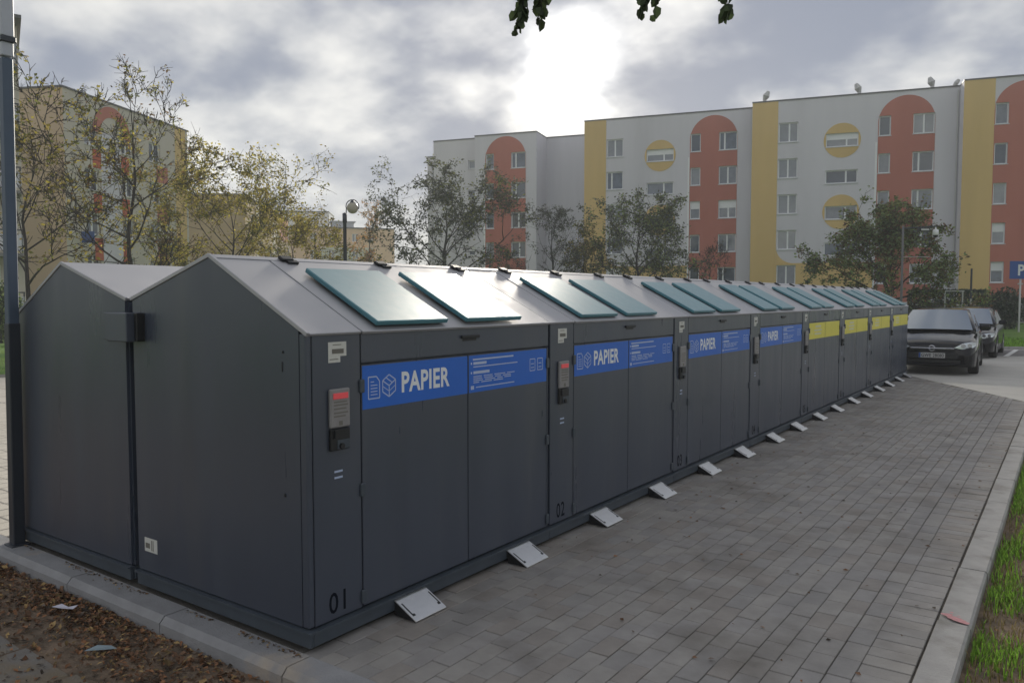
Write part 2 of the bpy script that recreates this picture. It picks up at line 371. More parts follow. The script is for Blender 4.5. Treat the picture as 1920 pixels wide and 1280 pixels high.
# kerbs
def kerb_mesh(L, wdt, h, m, ch):
    mb = MB(); prof = [(0, -h), (0, -0.004), (0.006, 0), (wdt - ch, 0), (wdt, -ch * 1.1), (wdt, -h)]
    n = len(prof); y0, y1 = 0.004, L - 0.004
    for k in range(n):
        a, b = prof[k], prof[(k + 1) % n]; mb.quad((a[0], y0, a[1]), (b[0], y0, b[1]), (b[0], y1, b[1]), (a[0], y1, a[1]))
    mb.poly([(p[0], y0, p[1]) for p in prof]); mb.poly([(p[0], y1, p[1]) for p in prof][::-1])
    return mb
kr = struct(empty('kerb', (2.392, 0, 0)))
kme = kerb_mesh(1.0, 0.15, 0.2, KERBM, 0.012).mesh('kerb_stone', KERBM)
y = -3.86
while y < L1(2.45) - 0.2:
    L_ = min(1.0, L1(2.45) - y)
    o = link('kerb_stone', kme, kr, (rnd.uniform(-0.002, 0.002), y, GZ + 0.012 + rnd.uniform(-0.003, 0.003))); o.scale = (1, L_, 1); o.rotation_euler = (0, 0, rnd.uniform(-0.003, 0.003))
    y += 1.0
mb = MB(); PZ_ = GZ + 0.0182
for bx, by, rx_, ry_ in ((2.425, 2.230, .028, .022), (2.455, 2.200, .036, .020), (2.49, 2.175, .034, .026), (2.515, 2.160, .018, .022), (2.44, 2.275, .010, .008), (2.475, 2.240, .009, .007)):
    mb.poly([(bx + rx_ * math.cos(a_) * (1 + .22 * math.sin(3 * a_ + bx * 90)), by + ry_ * math.sin(a_) * (1 + .25 * math.cos(2 * a_ + by * 70)), PZ_ + bx * 0.0004) for a_ in [2 * math.pi * q / 14 for q in range(14)]])
pk = mb.build('paint_mark', PINK); struct(pk)
kl = struct(empty('kerb_front', (0, -0.03, 0)))
kml = kerb_mesh(1.0, 0.17, 0.2, KERBL, 0.03).mesh('kerb_stone_old', KERBL)
for i in range(-10, 3):
    o = link('kerb_stone', kml, kl, (i * 1.0 + 0.03 + 1.0, -0.002, GZ + 0.008 + rnd.uniform(-0.003, 0.003))); o.rotation_euler = (0, 0, -math.pi / 2); 
    o.location.x = i + 0.03
kf = struct(empty('kerb_far', (0, 0, 0)))
kmf = kerb_mesh(1.5, 0.14, 0.2, KERBM, 0.012).mesh('kerb_stone_far', KERBM)
fe = Vector((0.816, 0.578, 0)); ang = math.atan2(fe.y, fe.x)
for i in range(10):
    p = Vector((-4.6, 24.25, 0)) + fe * (i * 1.5); o = link('kerb_stone', kmf, kf, (p.x, p.y, 0.06)); o.rotation_euler = (0, 0, ang - math.pi / 2); 
    o.scale = (-1, 1, 1)
# old slabs by the bed
sl = struct(empty('old_pavement', (0, 0, 0)))
sme = MB(); sme.cbox(-0.245, -0.245, -0.05, 0.245, 0.245, 0, 0.008); sme = sme.mesh('slab', SLABM)
for i in range(-6, 3):
    for j in range(0, 5):
        o = link('slab', sme, sl, (i * 0.5 - 0.15 + (j % 2) * 0.25, -0.93 - j * 0.5, -0.112 + rnd.uniform(-0.004, 0.004))); o.rotation_euler = (rnd.uniform(-0.012, 0.012), rnd.uniform(-0.012, 0.012), R(-3) + rnd.uniform(-0.02, 0.02))

# ------------------------------------------------------------------ waste containers
M_, D_, ZV, PX, PZ, HE = 2.083, 1.509, 1.661, 0.748, 1.887, 1.5
GAP = 0.06
sl_len = math.hypot(PX, PZ - HE); sa = math.atan2(PZ - HE, PX)
def slopeM(y0=0.0):
    # local u runs down the front slope from the ridge, v along Y, w out of the roof
    ux = Vector((math.cos(sa), 0, -math.sin(sa))); wz = Vector((math.sin(sa), 0, math.cos(sa)))
    return Matrix(((ux.x, 0, wz.x, -PX), (0, 1, 0, y0), (ux.z, 0, wz.z, PZ), (0, 0, 0, 1)))
SM = slopeM()
rb = math.atan2(PZ - ZV, D_ - PX); rl = math.hypot(D_ - PX, PZ - ZV)
def rearM():
    ux = Vector((-math.cos(rb), 0, -math.sin(rb))); wz = Vector((-math.sin(rb), 0, math.cos(rb)))
    return Matrix(((ux.x, 0, wz.x, -PX), (0, 1, 0, 0), (ux.z, 0, wz.z, PZ), (0, 0, 0, 1)))
RMx = rearM()
PWD = 0.335; DM = 1.2; DE = M_ - 0.022
def prism(mb, prof, y0, y1, mi=0):
    n = len(prof)
    for k in range(n):
        a, b = prof[k], prof[(k + 1) % n]; mb.quad((a[0], y0, a[1]), (b[0], y0, b[1]), (b[0], y1, b[1]), (a[0], y1, a[1]), mi)
    mb.poly([(p[0], y0, p[1]) for p in prof], mi); mb.poly([(p[0], y1, p[1]) for p in prof][::-1], mi)
cache = {}
def part(name, key, fn, mats, parent, smooth=False):
    if key not in cache:
        mb = MB(); fn(mb); o = mb.build(name, mats, parent, smooth=smooth); cache[key] = o.data; return o
    return link(name, cache[key], parent)
def f_body(mb):
    prism(mb, [(-0.035, 0.085), (-0.035, HE - 0.02), (-PX, PZ - 0.02), (-D_, ZV - 0.02), (-D_, 0.085)], 0.006, M_ - 0.006)
def f_endpanel(mb):   # gable skin with a corner profile
    prism(mb, [(-0.052, 0.09), (-0.052, HE + 0.018), (-PX, PZ - 0.012), (-D_ + 0.012, ZV - 0.012), (-D_ + 0.012, 0.09)], -0.012, 0.006)
    mb.cbox(-0.047, -0.016, 0.09, 0.001, 0.02, HE - 0.004, 0.006)
def f_plinth(mb):
    mb.cbox(-D_, 0.002, 0.0, 0.014, M_ - 0.002, 0.072, 0.004); mb.box(-D_ - 0.002, 0.0, 0.066, 0.028, M_, 0.079)
    for fy in (0.15, M_ / 2, M_ - 0.15): mb.box(-0.16, fy - 0.05, GZ, -0.06, fy + 0.05, 0.0); mb.box(-D_ + 0.06, fy - 0.05, GZ, -D_ + 0.16, fy + 0.05, 0.0)
def f_post(mb): mb.cbox(-0.035, 0.024, 0.088, 0.0, PWD - 0.004, HE - 0.006, 0.003)
def f_header(mb): mb.cbox(-0.035, PWD + 0.004, 1.338, 0.0, M_ - 0.004, HE - 0.006, 0.003)
def f_edge(mb): mb.cbox(-0.035, DE + 0.003, 0.088, -0.001, M_ - 0.004, 1.332, 0.003)
def f_door1(mb): mb.cbox(-0.035, PWD + 0.005, 0.092, 0.0, DM - 0.004, 1.328, 0.003)
def f_door2(mb): mb.cbox(-0.035, DM + 0.004, 0.092, 0.0, DE - 0.003, 1.328, 0.003)
def f_roof1(mb): mb.cbox(0.045, 0.003, -0.012, sl_len + 0.012, PWD - 0.003, 0.004, 0.003, 0, SM)
def f_roof2(mb): mb.cbox(0.045, PWD + 0.003, -0.012, sl_len + 0.016, M_ - 0.003, 0.006, 0.003, 0, SM)
def f_ridge(mb): mb.cbox(-0.002, 0.002, -0.012, 0.040, M_ - 0.002, 0.007, 0.003, 0, SM)
def f_roofb(mb): mb.cbox(0.0, 0.003, -0.012, rl + 0.006, M_ - 0.003, 0.005, 0.003, 0, RMx)
def f_verge(mb): mb.cbox(0.0, -0.018, -0.012, sl_len + 0.014, 0.0, 0.010, 0.003, 0, SM); mb.cbox(0.0, -0.018, -0.012, rl + 0.006, 0.0, 0.010, 0.003, 0, RMx)
def f_lid(y0, y1):
    def f(mb):
        mb.cbox(0.205, y0, 0.014, sl_len - 0.015, y1, 0.042, 0.005, 0, SM)
    return f
def f_gasket(y0, y1): return lambda mb: mb.box(0.225, y0 + 0.03, 0.006, sl_len - 0.05, y1 - 0.03, 0.015, 0, SM)
def f_hb(yc):
    def f(mb):
        mb.cbox(0.012, yc - 0.045, 0.006, 0.06, yc + 0.035, 0.026, 0.004, 0, SM); mb.cbox(0.050, yc - 0.02, 0.006, 0.085, yc + 0.055, 0.020, 0.004, 0, SM)
    return f
def f_handle(mb): mb.cbox(0.0005, 1.13, 1.428, 0.016, 1.30, 1.446, 0.004); mb.box(0.0003, 1.15, 1.412, 0.0012, 1.28, 1.428)
def f_hinge(yc, zc): return lambda mb: mb.cbox(0.0006, yc - 0.017, zc - 0.034, 0.013, yc + 0.017, zc + 0.034, 0.004)
def f_reader(mb): mb.cbox(0.0006, 0.115, 1.035, 0.022, 0.243, 1.225, 0.006)
def f_redl(mb): mb.cbox(0.0225, 0.13, 1.176, 0.0265, 0.226, 1.205, 0.0015)
def f_rprint(mb):
    for z, a, b in ((1.158, .135, .22), (1.143, .135, .225), (1.125, .135, .215), (1.105, .135, .225), (1.088, .135, .21)): mb.box(0.0222, a, z, 0.0230, b, z + 0.0065)
    mb.box(0.0222, 0.168, 1.046, 0.0232, 0.190, 1.068)
def f_lock(mb): mb.cbox(0.0006, 0.117, 0.925, 0.020, 0.243, 1.030, 0.005); mb.box(0.0202, 0.135, 0.985, 0.030, 0.152, 1.028); mb.tube([(0.02, 0.18, 0.945), (0.034, 0.18, 0.945)], [0.016, 0.014], 10)
def f_lockplate(mb): mb.cbox(0.0204, 0.155, 0.93, 0.0235, 0.235, 0.975, 0.001)
def f_sticker(mb): mb.box(0.0006, 0.122, 1.382, 0.0016, 0.238, 1.452); mb.box(0.0006, 0.122, 1.352, 0.0016, 0.198, 1.3819)
def f_stickp(mb):
    mb.box(0.0018, 0.145, 1.395, 0.0024, 0.22, 1.418); mb.box(0.0018, 0.15, 1.436, 0.0024, 0.205, 1.440); mb.box(0.0018, 0.13, 1.366, 0.0024, 0.185, 1.370)
def f_slots(mb): mb.box(0.0006, 0.152, 0.812, 0.0014, 0.205, 0.822); mb.box(0.0006, 0.152, 0.782, 0.0014, 0.205, 0.792)
BZ0, BZ1 = 1.100, 1.322
def f_ban1(mb): mb.box(0.0004, PWD + 0.008, BZ0, 0.0014, DM - 0.007, BZ1)
def f_ban2(mb): mb.box(0.0004, DM + 0.007, BZ0, 0.0014, DE - 0.006, BZ1)
def bar(mb, a, b, t, x=0.0016):
    (y0, z0), (y1, z1) = a, b; d = Vector((y1 - y0, z1 - z0)); 
    if d.length < 1e-6: return
    n = Vector((-d.y, d.x)).normalized() * t / 2
    mb.quad((x, y0 - n.x, z0 - n.y), (x, y1 - n.x, z1 - n.y), (x, y1 + n.x, z1 + n.y), (x, y0 + n.x, z0 + n.y))
def f_icons(mb):
    t = 0.006; y0, y1, z0, z1 = 0.385, 0.465, 1.150, 1.262
    for a, b in (((y0, z0), (y0, z1)), ((y0, z1), (y1 - .022, z1)), ((y1 - .022, z1), (y1, z1 - .026)), ((y1, z1 - .026), (y1, z0)), ((y1, z0), (y0, z0))): bar(mb, a, b, t)
    for z in (1.170, 1.186, 1.202, 1.218): bar(mb, (y0 + .016, z), (y1 - .016, z), 0.0045)
    bar(mb, (y0 + .016, 1.236), (y0 + .04, 1.236), 0.0045)
    c = Vector((0.535, 1.207)); r_ = 0.058
    P = [c + Vector((math.sin(k * math.pi / 3), math.cos(k * math.pi / 3))) * r_ for k in range(6)]
    P = [Vector((c.x + (p.x - c.x) * 0.95, p.y)) for p in P]
    for k in range(6): bar(mb, P[k], P[(k + 1) % 6], t)
    for k in (1, 3, 5): bar(mb, c, P[k], t)
    m1 = (P[0] + P[1]) / 2; m2 = (P[5] + c) / 2; bar(mb, (P[5] + P[0]) / 2, (c + P[1]) / 2, 0.005); bar(mb, (P[4] + P[5]) / 2, (P[3] + c) / 2, 0.004); bar(mb, (P[2] + P[1]) / 2, (P[3] + c) / 2, 0.004)
def f_papier(mb): add_text(mb, 'PAPIER', 0.112, 0.630, 1.160, 0.0017, bold=0.028, sp=1.06, width=0.398)
def f_info(mb):
    rr = random.Random(11)
    add = lambda y, z, w_, t: mb.box(0.0016, y, z, 0.0019, y + w_, z + t)
    add(1.245, 1.292, 0.42, 0.010); add(1.225, 1.268, 0.012, 0.012); add(1.25, 1.266, 0.13, 0.016); add(1.25, 1.250, 0.46, 0.006)
    add(1.225, 1.212, 0.012, 0.012); add(1.25, 1.210, 0.16, 0.017)
    for k, z in enumerate((1.192, 1.180, 1.168, 1.156)):
        y = 1.25
        while y < 1.62 - k * 0.02:
            w_ = rr.uniform(0.05, 0.12); add(y, z, w_, 0.005); y += w_ + 0.02
    add(1.225, 1.118, 0.03, 0.022); add(1.275, 1.126, 0.40, 0.006)
def f_info_icons(mb):
    for yc in (1.885, 1.975):
        y0, y1, z0, z1 = yc - .03, yc + .03, 1.185, 1.262
        for a, b in (((y0, z0), (y0, z1)), ((y0, z1), (y1, z1)), ((y1, z1), (y1, z0)), ((y1, z0), (y0, z0)), ((y0 + .012, z0 + .02), (y1 - .012, z0 + .02)), ((y0 + .012, z0 + .045), (y1 - .012, z0 + .045))): bar(mb, a, b, 0.005)
def f_ytext(mb):
    add = lambda y, z, w_, t: mb.box(0.0016, y, z, 0.0019, y + w_, z + t)
    add(0.66, 1.255, 0.30, 0.030); add(0.60, 1.205, 0.40, 0.026); add(0.62, 1.155, 0.36, 0.026)
    for y in (0.40, 0.50): 
        for a, b in (((y - .03, 1.17), (y - .03, 1.25)), ((y - .03, 1.25), (y + .03, 1.25)), ((y + .03, 1.25), (y + .03, 1.17)), ((y + .03, 1.17), (y - .03, 1.17))): bar(mb, a, b, 0.006)
def f_pedal(y0):
    def f(mb):
        A = math.atan2(0.085, 0.175)
        Mx = Matrix.Translation((-0.005, y0, 0.066)) @ Matrix.Rotation(A, 4, 'Y')
        mb.cbox(0, 0, -0.005, 0.195, 0.245, 0.004, 0.002, 0, Mx)
        for a in (0.002, 0.239): mb.poly([(0.0, y0 + a, 0.055), (0.165, y0 + a, -0.022), (0.02, y0 + a, -0.022)], 1); mb.poly([(0.0, y0 + a + .004, 0.055), (0.165, y0 + a + .004, -0.022), (0.02, y0 + a + .004, -0.022)], 1)
        mb.box(0.06, 0.012, 0.0042, 0.16, 0.020, 0.0052, 1, Mx); mb.box(0.06, 0.226, 0.0042, 0.16, 0.234, 0.0052, 1, Mx)
        mb.box(0.145, 0.012, 0.0042, 0.16, 0.032, 0.0050, 1, Mx); mb.box(0.145, 0.214, 0.0042, 0.16, 0.234, 0.0050, 1, Mx)
    return f
ORD = ['first', 'second', 'third', 'fourth', 'fifth', 'sixth', 'seventh', 'eighth']
def module(i):
    t = empty('waste_container', (0, i * M_, 0)); blue = i < 4
    if i == 0: lab = 'dark grey waste container 01 with blue paper banner, at the gable end'
    elif blue: lab = 'dark grey waste container 0%d with blue paper banner, %s along the row' % (i + 1, ORD[i])
    else: lab = 'dark grey waste container with yellow banner, %s of the four yellow ones' % (['nearest', 'second', 'third', 'farthest'][i - 4])
    tag(t, lab, 'waste container', 'row of numbered waste containers')
    part('body', 'body', f_body, PAINT, t)
    if i == 0:
        part('end_panel', 'endp', f_endpanel, PAINT, t); part('verge_trim', 'verge', f_verge, ROOFM, t)
        part('end_sill', 'esill', lambda mb: (mb.cbox(-D_ + 0.008, -0.024, 0.0, 0.014, 0.0015, 0.072, 0.004), mb.box(-D_ + 0.006, -0.038, 0.070, 0.028, 0.0, 0.082)), PLINTH, t)
        part('rating_label', 'rlab', lambda mb: mb.box(-1.43, -0.0132, 0.205, -1.30, -0.0122, 0.285), STICK, t)
        part('label_print', 'rlabp', lambda mb: (mb.box(-1.42, -0.0138, 0.225, -1.375, -0.0133, 0.255), mb.box(-1.36, -0.0138, 0.215, -1.352, -0.0133, 0.275), mb.box(-1.345, -0.0138, 0.215, -1.338, -0.0133, 0.275)), STICKP, t)
        part('screw', 'scr', lambda mb: (mb.cbox(-0.17, -0.018, 0.705, -0.158, -0.0122, 0.722, 0.002), mb.cbox(-0.17, -0.018, 1.40, -0.160, -0.0122, 1.412, 0.002), mb.cbox(-0.175, -0.016, 1.31, -0.168, -0.0122, 1.36, 0.002)), BLACKP, t)
    part('plinth', 'plinth', f_plinth, PLINTH, t)
    po = part('control_post', 'post', f_post, PAINT, t); part('header_panel', 'head', f_header, PAINT, t); part('edge_strip', 'edge', f_edge, PAINT, t)
    d1 = part('door', 'door1', f_door1, PAINT, t); d2 = part('door', 'door2', f_door2, PAINT, t)
    part('roof_panel', 'roof1', f_roof1, ROOFM, t); part('roof_panel', 'roof2', f_roof2, ROOFM, t); part('ridge_cap', 'ridge', f_ridge, ROOFM, t); part('roof_panel', 'roofb', f_roofb, ROOFM, t)
    for k, (a, b) in enumerate(((0.455, 1.02), (1.185, 1.75))):
        l = part('lid', 'lid%d' % k, f_lid(a, b), TEAL, t); l.location = (rnd.uniform(-.004, .004), rnd.uniform(-.008, .008), rnd.uniform(0, .004)); l.rotation_euler = (0, rnd.uniform(-.003, .003), rnd.uniform(-.004, .004)); part('gasket', 'gsk%d' % k, f_gasket(a, b), DARKGAP, l)
    for k, yc in enumerate((0.455, 1.20, 1.955)): part('ridge_hinge', 'hb%d' % k, f_hb(yc), BLACKP, t)
    part('header_handle', 'handle', f_handle, BLACKP, t)
    for k, (yc, zc) in enumerate(((PWD, 1.222), (PWD, 0.695), (PWD, 0.145), (DE + 0.002, 1.222), (DE + 0.002, 0.695), (DE + 0.002, 0.145))): part('hinge', 'hg%d' % k, f_hinge(yc, zc), PLINTH, d1 if k < 3 else d2)
    rd = part('card_reader', 'reader', f_reader, GREYP, po); 
    part('indicator_light', 'redl', f_redl, REDL if i < 2 else GREYP, po) if i < 2 else None
    part('reader_print', 'rprint', f_rprint, STICKP, po); part('lock_recess', 'lock', f_lock, BLACKP, po); part('lock_plate', 'lockp', f_lockplate, PLINTH, po)
    part('sticker', 'stick', f_sticker, STICK, po); part('sticker_print', 'stickp', f_stickp, STICKP, po); part('slot_marks', 'slots', f_slots, PALEB, po)
    def num(mb): add_text(mb, '0%d' % (i + 1), 0.105, 0.108, 0.118, 0.0009, bold=0.010, sp=1.1, width=0.108)
    part('number', 'num%d' % i, num, INK, po)
    BM = BLUE if blue else YELLOW; k = 'b' if blue else 'y'
    part('banner', k + 'ban1', f_ban1, BM, d1); part('banner', k + 'ban2', f_ban2, BM, d2)
    if blue:
        part('icon_print', 'icons', f_icons, PALEB, d1); part('lettering', 'papier', f_papier, WHITEP, d1)
        part('fine_print', 'info', f_info, PALEB, d2); part('icon_print', 'iicons', f_info_icons, PALEB, d2)
    else:
        part('lettering', 'ytext', f_ytext, PALEY, d1)
    for q, y0 in enumerate((0.575, 1.56)): 
        o = part('foot_pedal', 'ped%d' % q, f_pedal(y0), [STEEL, BLACKP], t); o.location = (rnd.uniform(-.006, .006), rnd.uniform(-.03, .03), 0); o.rotation_euler = (0, rnd.uniform(-.0, .03), 0)
    return t
for i in range(8): module(i)
# the back row, mirrored, its near slope seen over the valley
def back_module(i):
    t = empty('waste_container', (-2 * D_ - GAP, i * M_, 0)); t.scale = (-1, 1, 1)
    tag(t, 'plain dark gabled container of the back row, %s' % ('its end wall beside the tall slim post' if i == 0 else '%s behind the paper containers' % ORD[i]), 'waste container', 'back row of containers')
    part('body', 'body', f_body, PAINT, t)
    if i == 0:
        part('end_panel', 'endp', f_endpanel, PAINT, t); part('verge_trim', 'verge', f_verge, ROOFM, t); part('end_sill', 'esill', None, PLINTH, t)
    part('plinth', 'plinth', f_plinth, PLINTH, t); part('roof_panel', 'roofb', f_roofb, ROOFM, t); part('roof_panel', 'roof1', f_roof1, ROOFM, t); part('roof_panel', 'roof2', f_roof2, ROOFM, t); part('ridge_cap', 'ridge', f_ridge, ROOFM, t)
    part('front_panel', 'backfront', lambda mb: mb.cbox(-0.035, 0.004, 0.088, 0.0, M_ - 0.004, HE - 0.006, 0.003), PAINT, t)
for i in range(4): back_module(i)
t = empty('junction_box', (-1.53, -0.012, 1.50)); tag(t, 'small dark junction box bridging the gap between the two gable ends', 'junction box')
mb = MB(); mb.cbox(-0.085, -0.095, -0.082, 0.13, 0.0, 0.082, 0.005); mb.build('housing', PAINT, t)
mb = MB(); mb.cbox(-0.255, -0.022, -0.08, -0.088, -0.001, 0.080, 0.004); mb.build('cover_plate', PAINT, t)
mb = MB(); mb.cbox(0.132, -0.05, -0.08, 0.16, 0.0, 0.08, 0.004); mb.build('flange', BLACKP, t)
t = tag(MB().build('gap_dark_strip', DARKGAP) if False else (lambda m: (m.box(-1.565, 0.10, 0.0, -1.512, 0.13, 1.62), m.build('gap_dark_strip', DARKGAP))[1])(MB()), 'black strip standing for the shade in the narrow gap between the container rows', 'dark strip')  # shade of the gap between the rows, put in as a near-black strip

# ------------------------------------------------------------------ slim post
t = empty('camera_post', (-2.93, -0.075, GZ + 0.008), 0); t.rotation_euler = (0, R(1.3), 0)
tag(t, 'tall slim blue grey post with grey enclosures on top, beside the back gable', 'post')
mb = MB(); mb.cbox(-0.033, -0.033, 0, 0.033, 0.033, 3.26, 0.006); mb.build('shaft', POSTM, t)
mb = MB(); mb.cbox(-0.036, -0.036, 3.27, 0.036, 0.036, 3.36, 0.005); mb.build('lower_enclosure', BOXG, t)
mb = MB(); mb.cbox(-0.05, -0.045, 3.36, 0.055, 0.045, 3.395, 0.004); mb.build('collar', MET, t)
mb = MB(); mb.cbox(-0.036, -0.04, 3.395, 0.042, 0.04, 3.66, 0.006); mb.build('upper_enclosure', BOXG, t)
mb = MB(); mb.cbox(-0.037, -0.037, 0.013, 0.037, 0.037, 1.52, 0.005); mb.build('lower_section', MET, t)  # lower length of the post, thicker and darker than the shaft
for z in (0.25, 0.95, 1.75): mb = MB(); mb.cbox(-0.044, -0.02, z, -0.033, 0.01, z + 0.04, 0.003); mb.build('clip', BLACKP, t)
mb = MB(); mb.cbox(-0.06, -0.06, 0, 0.06, 0.06, 0.012, 0.003); mb.build('base_plate', MET, t)

# ------------------------------------------------------------------ buildings
def strips(mb, t, breaks, zlo, zhi, holes, mi=0, rim=0.0, reveal=0.0):
    bs = sorted(set([b for b in breaks] + [h[k] for h in holes for k in (0, 1) if min(breaks) < h[k] < max(breaks)]))
    for a, b in zip(bs[:-1], bs[1:]):
        if b - a < 1e-5: continue
        mid = (a + b) / 2
        la, lb, ha, hb = zlo(a), zlo(b), zhi(a), zhi(b)
        cuts = sorted([(h[2], h[3]) for h in holes if h[0] - 1e-6 <= mid <= h[1] + 1e-6])
        cura, curb = la, lb
        for c0, c1 in cuts:
            if c1 <= max(cura, curb) or c0 >= min(ha, hb): 
                if c0 < max(ha, hb) and c1 > min(ha, hb) and c0 >= min(ha, hb): continue
                if c1 <= min(cura, curb): continue
                if c0 >= max(ha, hb): continue
            if c0 > min(cura, curb): mb.quad((a, -t, cura), (b, -t, curb), (b, -t, min(c0, hb)), (a, -t, min(c0, ha)), mi)
            cura = curb = c1
        if ha > cura or hb > curb: mb.quad((a, -t, cura), (b, -t, curb), (b, -t, max(hb, curb)), (a, -t, max(ha, cura)), mi)
        if rim:
            mb.quad((a, -t, ha), (b, -t, hb), (b, -t + rim, hb), (a, -t + rim, ha), mi); mb.quad((a, -t, la), (b, -t, lb), (b, -t + rim, lb), (a, -t + rim, la), mi)
    if reveal:
        for s0, s1, z0, z1 in holes:
            i = -t + reveal
            mb.quad((s0, -t, z0), (s1, -t, z0), (s1, i, z0), (s0, i, z0), mi); mb.quad((s0, -t, z1), (s1, -t, z1), (s1, i, z1), (s0, i, z1), mi)
            mb.quad((s0, -t, z0), (s0, -t, z1), (s0, i, z1), (s0, i, z0), mi); mb.quad((s1, -t, z0), (s1, -t, z1), (s1, i, z1), (s1, i, z0), mi)
WINC = {}
def window(parent, s0, s1, z0, z1, t, mull=0.55, rng=random):
    wd, h = round(s1 - s0, 3), round(z1 - z0, 3); key = (wd, h, mull)
    if key not in WINC:
        mb = MB(); fr = 0.075
        mb.box(0, 0, 0, wd, 0.06, fr); mb.box(0, 0, h - fr, wd, 0.06, h); mb.box(0, 0, fr, fr, 0.06, h - fr); mb.box(wd - fr, 0, fr, wd, 0.06, h - fr)
        if mull: mb.box(wd * mull - 0.06, -0.008, fr, wd * mull + 0.06, 0.055, h - fr)
        a = mb.mesh('window', PVC)
        mb = MB(); mb.quad((fr, 0.035, fr), (wd - fr, 0.035, fr), (wd - fr, 0.035, h - fr), (fr, 0.035, h - fr)); pn = []
        for p in PANES:
            q = mb.mesh('pane', p); pn.append(q)
        mb = MB(); mb.box(-0.06, -0.20, -0.05, wd + 0.06, 0.0, -0.004); sl_ = mb.mesh('sill', SILLM)
        mb = MB(); hb_ = h * 0.38; mb.box(fr, 0.022, h - fr - hb_, wd - fr, 0.032, h - fr); bl = mb.mesh('blind', PVC)
        WINC[key] = (a, pn, sl_, bl)
    a, pn, sl_, bl = WINC[key]
    o = link('window', a, parent, (s0, -t + 0.13, z0))
    link('pane', rng.choice(pn), o); link('sill', sl_, o)
    if rng.random() < 0.10: link('blind', bl, o)
    return o
def hull(mb, s0, s1, t, depth, z0, z1, mi=0):
    y0, y1 = -t, -t + depth
    mb.quad((s0, y0, z0), (s0, y1, z0), (s0, y1, z1), (s0, y0, z1), mi); mb.quad((s1, y0, z0), (s1, y1, z0), (s1, y1, z1), (s1, y0, z1), mi)
    mb.quad((s0, y1, z0), (s1, y1, z0), (s1, y1, z1), (s0, y1, z1), mi); mb.quad((s0, y0 + 0.02, z1 - 0.02), (s1, y0 + 0.02, z1 - 0.02), (s1, y1, z1 - 0.02), (s0, y1, z1 - 0.02), mi)
    i = -t + 0.2
    mb.quad((s0, i, z0), (s1, i, z0), (s1, i, z1), (s0, i, z1), mi)
ROWS = [14.8, 12.0, 9.2, 6.4, 3.65]; ROOF = 17.25
ORG = Vector((-39.02891398, 56.69268592, 0)); AB = R(15.0841)
bR = empty('apartment_building', (ORG.x, ORG.y, -0.1), AB)
tag(bR, 'long grey apartment block with red arches and yellow strips behind the containers', 'building')
rw = random.Random(21)
def lin(a, b, n): return [a + (b - a) * k / n for k in range(n + 1)]
